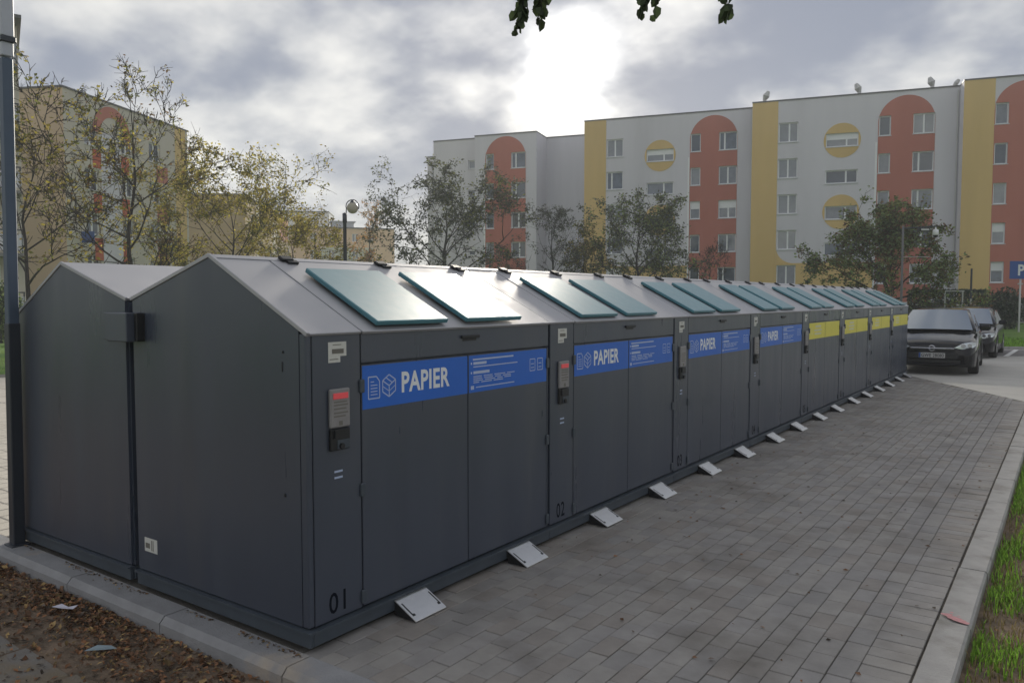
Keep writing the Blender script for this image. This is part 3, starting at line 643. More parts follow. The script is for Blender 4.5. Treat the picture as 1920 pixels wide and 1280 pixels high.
def section(s0, s1, t, strip=True, circles=True, arch=(9.15, 13.0), col1=True):
    holes = []
    if col1: holes += [(s0 + 2.02, s0 + 3.45, z - 0.77, z + 0.75) for z in ROWS]
    if circles: holes += [(s0 + 5.5, s0 + 7.8, z - 0.52, z + 0.5) for z in (13.95, 11.15, 8.4, 5.6)]
    a0, a1 = s0 + arch[0], s0 + arch[1]; wr = [(a0 + 0.06, a0 + 0.88, z - 0.76, z + 0.72) for z in ROWS] + [(a1 - 1.46, a1 - 0.02, z - 0.76, z + 0.72) for z in ROWS]
    wr = [h for h in wr if h[1] < s1 + 0.01]; holes += wr
    mb = MB(); strips(mb, t, [s0, s1], lambda s: 0, lambda s: ROOF, holes, reveal=0.2); hull(mb, s0, s1, t, 11, 0, ROOF); mb.build('wall', WALLG, bR, fix=False)
    mb = MB(); mb.box(s0 - 0.02, -t - 0.06, ROOF, s1 + 0.02, -t + 11, ROOF + 0.10); mb.build('roof_edge', CAPM, bR)
    if strip:
        mb = MB(); tt = t + 0.025; strips(mb, tt, [s0, s0 + 1.95], lambda s: 1.3, lambda s: ROOF, [], rim=0.025); mb.quad((s0 + 1.95, -tt, 1.3), (s0 + 1.95, -t, 1.3), (s0 + 1.95, -t, ROOF), (s0 + 1.95, -tt, ROOF)); mb.build('yellow_strip', WALLY, bR, fix=False)
    if circles:
        for zc in (13.9, 8.45):
            mb = MB(); c = s0 + 6.65; r_ = 1.32
            strips(mb, t + 0.025, [c - r_ * math.cos(math.pi * k / 28) for k in range(29)], lambda s: zc - math.sqrt(max(0, r_ * r_ - (s - c) ** 2)), lambda s: zc + math.sqrt(max(0, r_ * r_ - (s - c) ** 2)), [h for h in holes if abs((h[2] + h[3]) / 2 - zc) < 0.3 and h[0] > s0 + 5], rim=0.025, reveal=0.025); mb.build('yellow_disc', WALLY, bR, fix=False)
        # yellow base with a swept corner
        mb = MB(); c = s0 + 1.955; r_ = 1.3
        strips(mb, t + 0.022, [c + r_ * (1 - math.cos(math.pi / 2 * k / 14)) for k in range(15)] + [s0 + 9.0], lambda s: 1.3, lambda s: 4.55 + (r_ - math.sqrt(max(0, r_ * r_ - (c + r_ - s) ** 2)) if s < c + r_ else 0), [h for h in holes if h[0] < s0 + 9 and h[3] < 4.7], rim=0.02); mb.build('yellow_base', WALLY, bR, fix=False)
    c = (a0 + a1) / 2; r_ = (a1 - a0) / 2; zs = 15.02
    mb = MB(); bk = [c - r_ * math.cos(math.pi * k / 30) for k in range(31)]; bk = [b for b in bk if b <= s1]
    strips(mb, t + 0.028, bk, lambda s: 1.5, lambda s: zs + math.sqrt(max(0, r_ * r_ - (s - c) ** 2)), wr, rim=0.028, reveal=0.028); mb.build('red_arch', WALLR, bR, fix=False)
    mb = MB(); tt = t + 0.012; mb.box(a0 - 0.16, -tt, 1.5, a0 - 0.02, -t, 13.6); mb.build('arch_margin', PVC, bR)
    mb = MB(); mb.box(s0 - 0.01, -t - 0.05, 0, s1 + 0.01, -t, 1.28); mb.build('base_course', PLBASE, bR)
    for h in holes:
        nar = h[1] - h[0] < 1.0; window(bR, h[0], h[1], h[2], h[3], t, 0 if nar else (0.64 if h[1] - h[0] > 2 else rw.choice((0.5, 0.55, 0.3))), rw)
section(6.8, 21.1, 0.0); section(21.05, 35.66, 1.69); section(35.62, 50.2, 3.28, circles=False, arch=(1.93, 5.8), col1=False)
section(-4.75, 1.5, -2.53, strip=False, circles=False, arch=(1.1, 5.2), col1=False)
for (s0, s1, t, ht, nm) in ((1.5, 6.8, -5.6, ROOF, 'B'), (-9.6, -4.75, -3.5, ROOF, 'C'), (-11.9, -9.6, -6.8, 16.4, 'D')):
    hs = [(s1 - 1.1, s1 - 0.1, z - 0.4, z + 0.4) for z in ROWS] if nm == 'C' else ([(s0 + 0.5, s0 + 1.6, z - 0.7, z + 0.7) for z in ROWS] if nm == 'D' else [])
    mb = MB(); strips(mb, t, [s0, s1], lambda s: 0, lambda s: ht, hs, reveal=0.2); hull(mb, s0, s1, t, 10, 0, ht); mb.build('wall', WALLG, bR, fix=False)
    mb = MB(); mb.box(s0, -t - 0.06, ht, s1, -t + 10, ht + 0.1); mb.build('roof_edge', CAPM, bR)
    for h in hs: window(bR, *h, t, 0, rw)
# downpipes and chimney cowls of the block
for s_, t_ in ((35.5, 1.69), (20.95, 0.0)):
    mb = MB(); mb.tube([(s_, -t_ - 0.07, 0.1), (s_, -t_ - 0.07, 17.0)], [0.05, 0.05], 6); mb.build('downpipe', LIGHTMET, bR)
for s_, y_, a_ in ((21.9, -1.0, 25), (28.9, -1.0, -22), (33.9, -1.0, -18), (35.3, -1.2, 40)):
    sc_ = 0.6 if s_ > 35 else 1.0
    mb = MB(); ca, sa_ = math.sin(R(a_)), math.cos(R(a_)); p = [(s_, y_, ROOF), (s_ + 0.05 * ca, y_, ROOF + 0.35 * sc_), (s_ + 0.32 * ca * sc_, y_ - 0.05, ROOF + 0.65 * sc_), (s_ + 0.75 * ca * sc_, y_ - 0.05, ROOF + 1.0 * sc_)]
    mb.tube(p, [0.12, 0.14, 0.27 * sc_, 0.12], 8); mb.build('chimney_cowl', LIGHTMET, bR)

# left block
bL = empty('apartment_building', (-46.7697, 21.0469, -0.1), R(115.411))
tag(bL, 'beige apartment block with red arch pattern behind the sparse trees', 'building')
H2 = 14.4
hl = []
for z in (12.1, 9.3, 6.5, 3.9): hl += [(1.75, 3.0, z - 0.7, z + 0.65), (5.25, 6.4, z - 0.7, z + 0.65), (8.2, 9.5, z - 0.7, z + 0.65)]
mb = MB(); strips(mb, 0, [0, 12.9], lambda s: 0, lambda s: H2, hl, reveal=0.2); mb.build('wall', WALLC, bL, fix=False)
mb = MB(); hull(mb, 0.0, 12.9, 0, 13, 0, H2); mb.build('end_wall', WALLB, bL, fix=False)
mb = MB(); mb.box(-0.1, -0.08, H2, 13, 13, H2 + 0.1); mb.build('roof_edge', CAPM, bL)
c, r0, r1, zs = 4.35, 1.15, 1.85, 12.35
mb = MB()
for k in range(24):
    a, b = math.pi * k / 24, math.pi * (k + 1) / 24
    mb.quad((c - r0 * math.cos(a), -0.03, zs + r0 * math.sin(a)), (c - r0 * math.cos(b), -0.03, zs + r0 * math.sin(b)), (c - r1 * math.cos(b), -0.03, zs + r1 * math.sin(b)), (c - r1 * math.cos(a), -0.03, zs + r1 * math.sin(a)))
mb.build('red_arch', WALLR, bL, fix=False)
mb = MB(); mb.box(3.25, -0.02, 1, 5.15, 0, 12.4); mb.build('lilac_panel', WALLL, bL)
REDV = mat('wall_red_vivid', (0.46, 0.085, 0.03), 0.9, var=0.06, vscale=1)
for z0, z1 in ((10.05, 11.2), (7.2, 8.4), (4.2, 5.6)):
    for a, b in ((2.45, 3.2), (5.2, 5.95), (9.0, 10.3)):
        mb = MB(); mb.box(a, -0.03, z0, b, 0, z1); mb.build('red_panel', REDV if a < 8 else WALLR, bL)
mb = MB(); mb.box(11.3, -0.03, 0.5, 12.6, 0, H2); mb.build('yellow_strip', WALLY, bL)
mb = MB(); mb.cbox(1.2, -0.9, 5.2, 1.28, -0.05, 5.9, 0.01); mb.build('satellite_bracket', SIGNB, bL)
for h in hl: window(bL, *h, 0, 0.5, rw)
# block further down the street
def block(name, A, B, ht, depth, mats, label, wins, z_step=None):
    A = Vector(A); B = Vector(B); d = B - A; L_ = d.length; t = empty(name, (A.x, A.y, -0.1), math.atan2(d.y, d.x)); tag(t, label, 'building')
    mb = MB(); strips(mb, 0, [0, L_], lambda s: 0, lambda s: ht, wins, reveal=0.2); hull(mb, 0, L_, 0, depth, 0, ht); mb.build('wall', mats, t, fix=False)
    mb = MB(); mb.box(-0.1, -0.25, ht, L_ + 0.1, depth, ht + 0.18); mb.build('roof_edge', CAPM, t)
    for h in wins: window(t, *h, 0, 0.5, rw)
    return t, L_
wn = [(s, s + 1.4, z - 0.7, z + 0.7) for s in (3, 8, 13, 18) for z in (10.6, 7.8, 5.0)]
b2, L2 = block('apartment_building', (-70.5, 51.0), (-88.4, 71.2), 12.9, 11, mat('wall_ochre_render', (0.36, 0.27, 0.15), 0.9, var=0.15, vscale=0.4, spec=0.2, streak=True), 'ochre apartment block receding behind the yellow leaved tree', wn)
mb = MB(); mb.box(20.5, -0.03, 9.6, 26.5, 0, 12.8); mb.build('red_panel', WALLR, b2)
for a in (7, 17):
    mb = MB(); mb.box(a - 1.5, -0.03, 0.5, a, 0, 12.8); mb.build('cream_strip', WALLC, b2)
wn = [(s, s + 1.0, z - 0.65, z + 0.65) for s in (3.0, 5.8, 9.6, 12.3) for z in (11.6, 8.9, 6.1)]
b3, L3 = block('apartment_building', (-98.6, 79.9), (-88.6, 93.0), 13.1, 10, WALLP, 'low peach apartment block far off behind the globe lamp', wn)
mb = MB(); mb.box(4.6, -0.02, 0, 13.2, 0, 10.4); 
mb = MB(); strips(mb, 0.03, [4.6, 13.2], lambda s: 0.2, lambda s: 10.0, [h for h in wn], rim=0.03); mb.build('pale_panel', WALLGN, b3, fix=False)
mb = MB(); mb.box(6.5, 1, 13.28, 10.0, 4.5, 14.2); mb.box(6.2, 0.7, 14.2, 10.3, 4.8, 14.35); mb.build('rooftop_box', BOXG, b3)
mb = MB(); mb.box(1.8, 1, 13.28, 3.3, 4, 13.9); mb.build('rooftop_box', CAPM, b3)
wn = [(s, s + 1.2, z - 0.6, z + 0.6) for s in (2, 5) for z in (17.5, 14.7)]
b5, L5 = block('apartment_building', (-128, 98), (-119, 106), 19.0, 9, WALLL, 'pale distant block just above the peach building roof', wn)
# balcony building at the left edge
b4 = empty('apartment_building', (-36.9, 14.4, -0.1), math.atan2(RT.y, RT.x) + R(33)); tag(b4, 'balconied block cut by the left edge beside the slim post', 'building')
mb = MB(); strips(mb, 0, [-7, 0.05], lambda s: 0, lambda s: 14.2, [(-1.9, -0.9, z + 0.2, z + 2.1) for z in (1.2, 4.0, 6.8, 9.6)], reveal=0.2); hull(mb, -7, 0.05, 0, 9, 0, 14.2); mb.build('wall', WALLC, b4, fix=False)
mb = MB(); mb.box(-7, -1.3, 14.2, 0.2, 9, 14.35); mb.build('roof_edge', CAPM, b4)
mb = MB(); mb.box(-0.75, -0.4, 14.35, -0.45, 0, 15.0); mb.box(-0.8, -0.45, 15.0, -0.4, 0.05, 15.08); mb.build('chimney', WALLY, b4)
for z in (1.2, 4.0, 6.8, 9.6): window(b4, -1.9, -0.9, z + 0.2, z + 2.1, 0, 0.5, rw)
for z in (1.0, 3.8, 6.6, 9.4, 12.2):
    mb = MB(); mb.box(-6, -1.25, z - 0.15, 0.0, 0, z); o = mb.build('balcony_slab', PLBASE, b4)
    mb = MB(); mb.box(-6, -1.25, z + 0.12, 0.0, -1.2, z + 0.85); mb.build('balcony_panel', WALLL, o)
    mb = MB(); mb.box(-6, -1.26, z + 1.0, 0.0, -1.2, z + 1.06); mb.build('handrail', MET, o)
    for s_ in (-0.04, -1.0, -2.0):
        mb = MB(); mb.box(s_ - 0.03, -1.25, z, s_ + 0.03, -1.19, z + 1.0); mb.build('baluster', MET, o)

# ------------------------------------------------------------------ trees
def tree(name, label, x, y, h, crown_r, z0, lm, n_leaf, lsize, seed, tr=0.12, limbs=9, depth=3, spread=1.0, shape='round', group='trees between the containers and the blocks', bark=BARK, up=0.5, tw=0.012, lean=(0, 0), lscatter=0.25, maxz=None):
    rg = random.Random(seed)
    t = empty(name, (x, y, -0.08)); tag(t, label, 'tree', group)
    mb = MB(); tips = []
    def branch(p, d, L_, r_, lev):
        n = 5 if lev < 2 else 3; pts = [p]; rads = [r_]; q = p.copy(); dd = d.copy()
        for k in range(n):
            dd = (dd + Vector((rg.gauss(0, .16), rg.gauss(0, .16), rg.gauss(0, .10) + 0.06 * up))).normalized(); q = q + dd * (L_ / n); pts.append(q.copy()); rads.append(max(r_ * (1 - (k + 1) / (n + 0.6)), tw * 0.5))
        mb.tube(pts, rads, 5 if lev == 0 else (4 if lev == 1 else 3), cap=False)
        if lev >= depth:
            tips.append(pts); return
        m = rg.randint(3, 5) if lev else rg.randint(4, 6)
        for k in range(m):
            f = rg.uniform(0.3, 1.0); i = min(int(f * n), n - 1); pp = pts[i].lerp(pts[i + 1], f * n - i)
            az = rg.uniform(0, 2 * math.pi); o_ = dd.orthogonal().normalized(); o_ = Matrix.Rotation(az, 3, dd) @ o_
            nd_ = (dd * rg.uniform(0.5, 0.9) + o_ * rg.uniform(0.5, 0.95) + Vector((0, 0, 0.12 * up))).normalized()
            branch(pp, nd_, L_ * rg.uniform(0.38, 0.62), max(r_ * 0.45, tw), lev + 1)
        if lev > 0: tips.append(pts)
    # trunk
    tp = []; trd = []; p = Vector((0, 0, 0)); nT = 9; hh = h * 0.86
    for k in range(nT + 1):
        f = k / nT; tp.append(Vector((rg.gauss(0, .05) * f * 2 + lean[0] * f * h, rg.gauss(0, .05) * f * 2 + lean[1] * f * h, hh * f))); trd.append(tr * (1 - 0.82 * f) * (1.25 if k == 0 else 1))
    mb.tube(tp, trd, 8, cap=False)
    for k in range(limbs):
        f = z0 / h + (0.84 - z0 / h) * (k + rg.random() * 0.7) / limbs; i = min(int(f / 0.86 * nT), nT - 1); pp = tp[i].lerp(tp[i + 1], min(1, f / 0.86 * nT - i))
        az = k * 2.4 + rg.uniform(-.5, .5)
        if shape == 'cone': ln = crown_r * (1.05 - 0.8 * (f - z0 / h) / (1 - z0 / h)); el = R(rg.uniform(5, 30))
        elif shape == 'vase': ln = crown_r * rg.uniform(0.8, 1.1); el = R(rg.uniform(35, 65))
        elif shape == 'column': ln = crown_r * rg.uniform(0.8, 1.3); el = R(rg.uniform(60, 80))
        else:
            g = (f - z0 / h) / (0.84 - z0 / h); ln = crown_r * (0.62 + 0.5 * math.sin(math.pi * min(1, 0.25 + g * 0.75))); el = R(15 + 45 * g + rg.uniform(-10, 10))
        branch(pp, Vector((math.cos(az) * math.cos(el), math.sin(az) * math.cos(el), math.sin(el))), ln * spread, trd[i] * 0.55, 0 if depth > 2 else 1)
    # leader
    branch(tp[-1], Vector((0, 0, 1)), h * 0.16, trd[-1], 1)
    mb.build('trunk', bark, t, fix=False, smooth=True)
    lb = MB(); nm = len(lm)
    wts = [len(s) for s in tips]
    for k in range(n_leaf):
        if k % 6 == 0:
            s = rg.choice(tips); i = rg.randrange(len(s) - 1); cc_ = s[i].lerp(s[i + 1], rg.random()); ls_ = lscatter * rg.uniform(.35, .8); cm_ = rg.choice(range(nm))
        c_ = cc_ + Vector((rg.gauss(0, ls_), rg.gauss(0, ls_), rg.gauss(0, ls_ * 0.8)))
        a = Vector((rg.gauss(0, 1), rg.gauss(0, 1), rg.gauss(0, .6))).normalized(); b = a.orthogonal().normalized(); b = Matrix.Rotation(rg.uniform(0, 6.28), 3, a) @ b
        l_ = lsize * rg.uniform(0.6, 1.35); w_ = l_ * 0.55
        lb.quad(tuple(c_ - a * l_ * .5), tuple(c_ + b * w_ * .5), tuple(c_ + a * l_ * .5), tuple(c_ - b * w_ * .5), cm_ if rg.random() < .7 else rg.choice(range(nm)))
    if n_leaf: lb.build('crown', lm, t, fix=False)
    return t
LG = lambda i, c, tr_=0.5: mat('leaf_' + i, c, 0.7, island=0.45, transl=tr_, spec=0.25)
L_YG = LG('yellowgreen', (0.37, 0.31, 0.06)); L_OL = LG('olive', (0.17, 0.18, 0.055)); L_DK = LG('dark', (0.11, 0.12, 0.085)); L_GR = LG('green', (0.19, 0.25, 0.095)); L_BR = LG('brown', (0.15, 0.095, 0.045)); L_OR = LG('orange', (0.42, 0.21, 0.05)); L_GY = LG('greygreen', (0.13, 0.145, 0.115)); L_HG = LG('hedge', (0.028, 0.05, 0.022), 0.2); L_OC = LG('ochre', (0.28, 0.22, 0.07))
tree('tree', 'sparse autumn tree with spreading bare limbs behind the slim post', -19.0, 6.9, 5.6, 2.9, 1.9, [L_YG, L_OL, L_OC], 2600, 0.10, 5, tr=0.085, limbs=9, up=0.6, lscatter=0.16)
tree('tree', 'tall thin half bare tree in front of the red arch block', -20.5, 10.5, 8.0, 2.3, 1.6, [L_OL, L_YG, L_BR], 3000, 0.095, 12, tr=0.10, limbs=11, up=1.0, lscatter=0.14)
tree('tree', 'yellow green leafy tree right of the red arch block', -26.6, 18.4, 5.9, 3.9, 1.2, [L_YG, L_YG, L_OC, L_OL], 14000, 0.13, 33, tr=0.10, limbs=14, up=0.4, lscatter=0.25)
tree('tree', 'small bushy yellow tree low beside the peach block', -31.0, 25.2, 5.2, 3.0, 0.8, [L_YG, L_OC], 7000, 0.15, 35, tr=0.09, limbs=10, up=0.3)
tree('tree', 'slender orange poplar by the peach block', -62.4, 61.6, 12.2, 1.9, 1.5, [L_OR, L_OR, L_OC], 2600, 0.22, 41, tr=0.14, limbs=14, shape='column', lscatter=0.25)
tree('tree', 'broad dark backlit tree left of the red arch with windows', -28.2, 34.4, 7.9, 4.3, 1.2, [L_GY, L_DK, L_DK, L_OL], 11000, 0.17, 51, tr=0.17, limbs=15, up=0.25, lscatter=0.28)
tree('tree', 'thin grey twiggy tree in front of the plain grey wall', -24.0, 39.9, 6.9, 2.6, 1.0, [L_GY, L_DK], 2600, 0.13, 61, tr=0.10, limbs=12, lscatter=0.2)
tree('tree', 'rounded green tree before the yellow strip of the grey block', -19.6, 43.0, 6.7, 3.5, 1.0, [L_GR, L_GY, L_OL, L_DK], 11500, 0.17, 71, tr=0.15, limbs=14, lscatter=0.28)
tree('tree', 'low ochre leaved tree left of the rounded green one', -22.4, 41.2, 5.6, 2.0, 0.8, [L_OC, L_OL], 2600, 0.16, 73, tr=0.10, limbs=10)
tree('tree', 'bare twiggy sapling before the middle red arch', -15.9, 45.7, 5.2, 1.5, 1.0, [L_BR], 160, 0.10, 81, tr=0.05, limbs=9, up=1.2)
tree('tree', 'broad green and brown tree behind the far teal lids', -4.7, 41.3, 4.7, 2.75, 0.9, [L_GR, L_OL, L_BR, L_GR], 17000, 0.17, 91, tr=0.16, limbs=15, up=0.15, lscatter=0.27)
tree('tree', 'small thin sapling left of the broad tree', -7.95, 39.0, 4.3, 0.55, 1.9, [L_GR, L_DK], 500, 0.13, 95, tr=0.035, limbs=7, depth=2, lscatter=0.12)
tree('tree', 'distant bare tree at the left frame edge above the beige block', -60.0, 24.0, 17.5, 2.4, 8.0, [L_DK, L_OL], 420, 0.28, 97, tr=0.16, limbs=10, up=1.5)

def bush(name, label, x, y, rx, ry, h, rz, lm, n, ls, seed, cat='hedge', group=None, box=True):
    rg = random.Random(seed); t = empty(name, (x, y, -0.06), rz); tag(t, label, cat, group)
    mb = MB(); st = []
    for k in range(9):
        px_, py_ = rg.uniform(-rx, rx) * .7, rg.uniform(-ry, ry) * .7; mb.tube([(px_, py_, 0), (px_ * 1.1, py_ * 1.1, h * .5), (px_ * 1.2 + rg.gauss(0, .05), py_ * 1.2, h * .85)], [.025, .018, .008], 4, cap=False)
    mb.build('stem', BARK, t, fix=False)
    lb = MB()
    for k in range(n):
        if box:
            u = rg.random(); p = Vector((rg.uniform(-1, 1), rg.uniform(-1, 1), rg.random()))
            ax = rg.choice((0, 1, 2, 2)); 
            if ax == 2: p.z = 1
            else: p[ax] = rg.choice((-1, 1))
            if rg.random() < 0.35: p *= rg.uniform(.6, 1)
            c_ = Vector((p.x * rx, p.y * ry, p.z * h)) + Vector((rg.gauss(0, .05), rg.gauss(0, .05), rg.gauss(0, .05)))
        else:
            d = Vector((rg.gauss(0, 1), rg.gauss(0, 1), rg.gauss(0, 1))).normalized() * (rg.random() ** 0.3) * (1 + 0.18 * math.sin(5 * k))
            c_ = Vector((d.x * rx, d.y * ry, h * .52 + d.z * h * .5))
        a = Vector((rg.gauss(0, 1), rg.gauss(0, 1), rg.gauss(0, 1))).normalized(); b = a.orthogonal().normalized(); l_ = ls * rg.uniform(.6, 1.4)
        lb.quad(tuple(c_ - a * l_ * .5), tuple(c_ + b * l_ * .3), tuple(c_ + a * l_ * .5), tuple(c_ - b * l_ * .3), rg.randrange(len(lm)))
    lb.build('leaves', lm, t, fix=False)
bush('hedge', 'long low dark clipped hedge behind the metal rack', -3.3, 52.0, 2.0, 0.7, 2.15, AB, [L_HG, L_HG, L_DK], 5200, 0.16, 1)
bush('shrub', 'rounded dark shrub under the ground floor window by the parking sign', -0.1, 49.5, 1.0, 0.9, 2.2, 0, [L_HG, L_DK], 3800, 0.15, 2, 'shrub', box=False)
bush('shrub', 'dark conical evergreen shrub at the left edge of the lawn', -30.6, 11.0, 0.55, 0.55, 2.3, 0, [L_HG, L_GR], 2600, 0.11, 4, 'shrub', box=False)
bush('shrub', 'small dark shrub peeping above the back container eave', -30.0, 13.3, 0.8, 0.7, 1.75, 0, [L_HG, L_DK], 1500, 0.12, 6, 'shrub', box=False)
bush('shrub', 'low dark shrub far left behind the slim post', -33.0, 12.0, 1.2, 0.8, 1.8, 0, [L_HG, L_DK], 1800, 0.13, 7, 'shrub', box=False)

# branch hanging into the top of the frame, from a tree standing outside it
t = empty('overhanging_tree', (6.2, 3.9, -0.1)); tag(t, 'dark drooping leaf sprays hanging from above at the top edge', 'tree')
O_ = Vector((6.2, 3.9, -0.1)); rg = random.Random(8)
mb = MB(); mb.tube([(0, 0, 0), (0.02, 0, 1.6), (-0.1, 0.0, 3.0), (-0.2, 0, 4.6)], [0.13, 0.11, 0.09, 0.05], 8)
limb = [Vector((-0.1, 0, 3.0)), Vector((2.6, 1.75, 3.62)) - O_ + Vector((1.4, .9, 0)), Vector((1.75, 1.05, 3.5)) - O_, Vector((1.2, 0.68, 3.42)) - O_, Vector((0.6, 0.25, 3.36)) - O_]
mb.tube(limb, [0.06, 0.045, 0.03, 0.02, 0.008], 6); mb.build('trunk', BARK, t, smooth=True)
L_OV = mat('leaf_overhang', (0.045, 0.065, 0.028), 0.7, island=0.5, transl=0.22, spec=0.25)
def spray(cx, cy, ztop, zbot, wdt, n, sway):
    tb = MB(); p0 = Vector((cx, cy, ztop)) - O_; p1 = Vector((cx, cy, zbot)) - O_ + Vector(sway)
    tb.tube([p0, p0.lerp(p1, .5) + Vector((.01, 0, 0)), p1], [.005, .0035, .0015], 4, cap=False); tb.build('twig', BARK, t, fix=False)
    lb = MB()
    for k in range(n):
        f = 0.25 + 0.75 * k / n; c_ = p0.lerp(p1, f) + Vector((rg.gauss(0, wdt), rg.gauss(0, wdt), rg.gauss(0, .01)))
        d = Vector((rg.gauss(0, .45), rg.gauss(0, .45), -1)).normalized(); s_ = d.cross(Vector((rg.gauss(0, 1), rg.gauss(0, 1), 0.1))).normalized(); l_ = rg.uniform(.035, .06); w_ = l_ * .42
        nn = d.cross(s_) * w_ * 0.35
        pts = [c_, c_ + d * l_ * .3 + s_ * w_ + nn, c_ + d * l_ * .7 + s_ * w_ * .8 + nn, c_ + d * l_, c_ + d * l_ * .7 - s_ * w_ * .8 + nn, c_ + d * l_ * .3 - s_ * w_ + nn]
        lb.quad(pts[0], pts[1], pts[2], pts[3]); lb.quad(pts[0], pts[3], pts[4], pts[5])
    lb.build('leaf_spray', L_OV, t, fix=False)
spray(0.93, 0.47, 3.38, 2.85, 0.013, 75, (-0.03, -0.02, 0)); spray(0.96, 0.47, 3.38, 2.88, 0.011, 60, (0.03, 0.01, 0))
spray(1.36, 0.75, 3.44, 2.91, 0.013, 60, (-0.01, 0, 0)); spray(1.37, 0.75, 3.44, 2.94, 0.007, 26, (0.03, 0.01, 0))
spray(1.64, 0.96, 3.47, 2.90, 0.013, 75, (0.0, 0, 0)); spray(0.73, 0.31, 3.36, 3.00, 0.008, 22, (0.0, 0, 0)); spray(0.80, 0.36, 3.36, 3.01, 0.008, 16, (0.0, 0, 0))
spray(1.17, 0.62, 3.4, 3.0, 0.008, 14, (0, 0, 0))

# ------------------------------------------------------------------ street furniture
def lathe(mb, prof, n=14, mi=0, c=(0, 0)):
    i0 = len(mb.v)
    for r_, z in prof:
        for k in range(n): a = 2 * math.pi * k / n; mb.v.append((c[0] + r_ * math.cos(a), c[1] + r_ * math.sin(a), z))
    for j in range(len(prof) - 1):
        for k in range(n): mb.f.append((i0 + j * n + k, i0 + j * n + (k + 1) % n, i0 + (j + 1) * n + (k + 1) % n, i0 + (j + 1) * n + k)); mb.m.append(mi)
rzv = math.atan2(RT.y, RT.x)
t = empty('globe_lamp', (-19.64, 18.39, -0.08), rzv); tag(t, 'dark lamp post with a pale globe in a ring bracket before the peach block', 'street lamp')
mb = MB(); lathe(mb, [(0.11, 0), (0.11, 0.5), (0.075, 0.6), (0.065, 4.6), (0.085, 4.62), (0.085, 4.95), (0.02, 4.98), (0.0, 5.0)]); mb.build('pole', MET, t, smooth=True)
mb = MB(); cx, cz, rr_ = 0.30, 5.22, 0.245
lathe(mb, [(max(0.001, 0.215 * math.sin(math.pi * k / 12)), cz - 0.06 - 0.215 * math.cos(math.pi * k / 12)) for k in range(13)], 18, 0, (cx, 0)); mb.build('globe', GLOBE, t, smooth=True)
mb = MB(); mb.tube([(cx - 0.25, 0, 4.9)] + [(cx - rr_ * math.cos(R(a)), 0, cz + rr_ * math.sin(R(a))) for a in range(-20, 215, 15)], [0.02] * 17, 6); mb.build('ring_bracket', MET, t, smooth=True)
mb = MB(); lathe(mb, [(0.03, cz + 0.24), (0.06, cz + 0.20), (0.10, cz + 0.15), (0.10, cz + 0.12)], 12, 0, (cx, 0)); mb.build('cap', MET, t, smooth=True)

GPOLE = mat('grey_pole', (0.13, 0.13, 0.135), 0.6)
t = empty('floodlight_post', (-2.9, 33.95, -0.05), rzv); tag(t, 'grey lamp post with flat lamp head on an arm before the broad tree', 'street lamp')
mb = MB(); lathe(mb, [(0.055, 0), (0.05, 2), (0.04, 4.72), (0.0, 4.74)], 10); mb.build('pole', GPOLE, t, smooth=True)
mb = MB(); mb.tube([(0, 0, 4.62), (1.45, 0, 4.72)], [0.03, 0.025], 6); mb.build('arm', MET, t)
mb = MB(); mb.cbox(0.64, -0.15, 4.50, 1.05, 0.15, 4.64, 0.03); mb.build('lamp_head', BLACKP, t)
mb = MB(); mb.box(0.68, -0.152, 4.53, 1.01, -0.1505, 4.60); mb.build('lens', LIGHTMET, t)
mb = MB(); mb.tube([(0, 0, 3.45), (1.15, 0, 3.45)], [0.012, 0.012], 6); mb.build('lower_arm', LIGHTMET, t)
t = empty('security_camera', (-2.9, 33.95, -0.05), rzv); tag(t, 'white dome security camera hanging from the lamp post arm', 'camera')
mb = MB(); lathe(mb, [(0.02, 4.69), (0.03, 4.60), (0.11, 4.57), (0.12, 4.36), (0.10, 4.35)], 14, 0, (1.36, 0)); mb.build('housing', PVC, t, smooth=True)
mb = MB(); lathe(mb, [(0.10, 4.352), (0.085, 4.29), (0.04, 4.255), (0.001, 4.25)], 14, 0, (1.36, 0)); mb.build('dome', BLACKP, t, smooth=True)

t = empty('parking_sign', (0.78, 45.15, -0.05), rzv); tag(t, 'blue and white P parking sign at the right edge', 'sign')
mb = MB(); lathe(mb, [(0.045, 0), (0.045, 3.6), (0, 3.61)], 10); mb.build('pole', LIGHTMET, t, smooth=True)
mb = MB(); mb.cbox(-0.60, -0.07, 2.70, 0.50, -0.05, 3.60, 0.006); mb.build('plate', SIGNB, t)
pts, fs = text_mesh('P', 0.56, 0.9, 0.03); mb = MB(); mb.raw([(-0.18 + a, -0.0715, 2.87 + b) for a, b in pts], fs); mb.build('lettering', SIGNW, t, fix=False)
mb = MB(); mb.tube([(-0.12, 0.0, 2.45), (0.12, 0, 2.45)], [0.04, 0.04], 6); mb.build('clamp', LIGHTMET, t)

t = empty('carpet_rack', (-2.2, 45.49, -0.05), rzv); tag(t, 'pale metal carpet beating rack in front of the dark hedge', 'rack')
for s_ in (-0.47, 0.47): mb = MB(); mb.tube([(s_, 0, 0), (s_, 0, 2.1)], [0.035, 0.035], 8); mb.build('post', LIGHTMET, t)
for z in (2.1, 1.35): mb = MB(); mb.tube([(-0.47, 0, z), (0.55 if z > 2 else 0.47, 0, z)], [0.028, 0.028], 8); mb.build('bar', LIGHTMET, t)
t = empty('slim_pole', (-1.46, 46.02, -0.05), rzv); tag(t, 'thin pole with dark upper half beside the carpet rack', 'pole')
mb = MB(); mb.tube([(0, 0, 0), (0, 0, 1.7)], [0.04, 0.04], 8); mb.build('lower_shaft', LIGHTMET, t)
mb = MB(); mb.tube([(0, 0, 1.7), (0, 0, 3.3)], [0.055, 0.05], 8); mb.build('upper_shaft', MET, t)

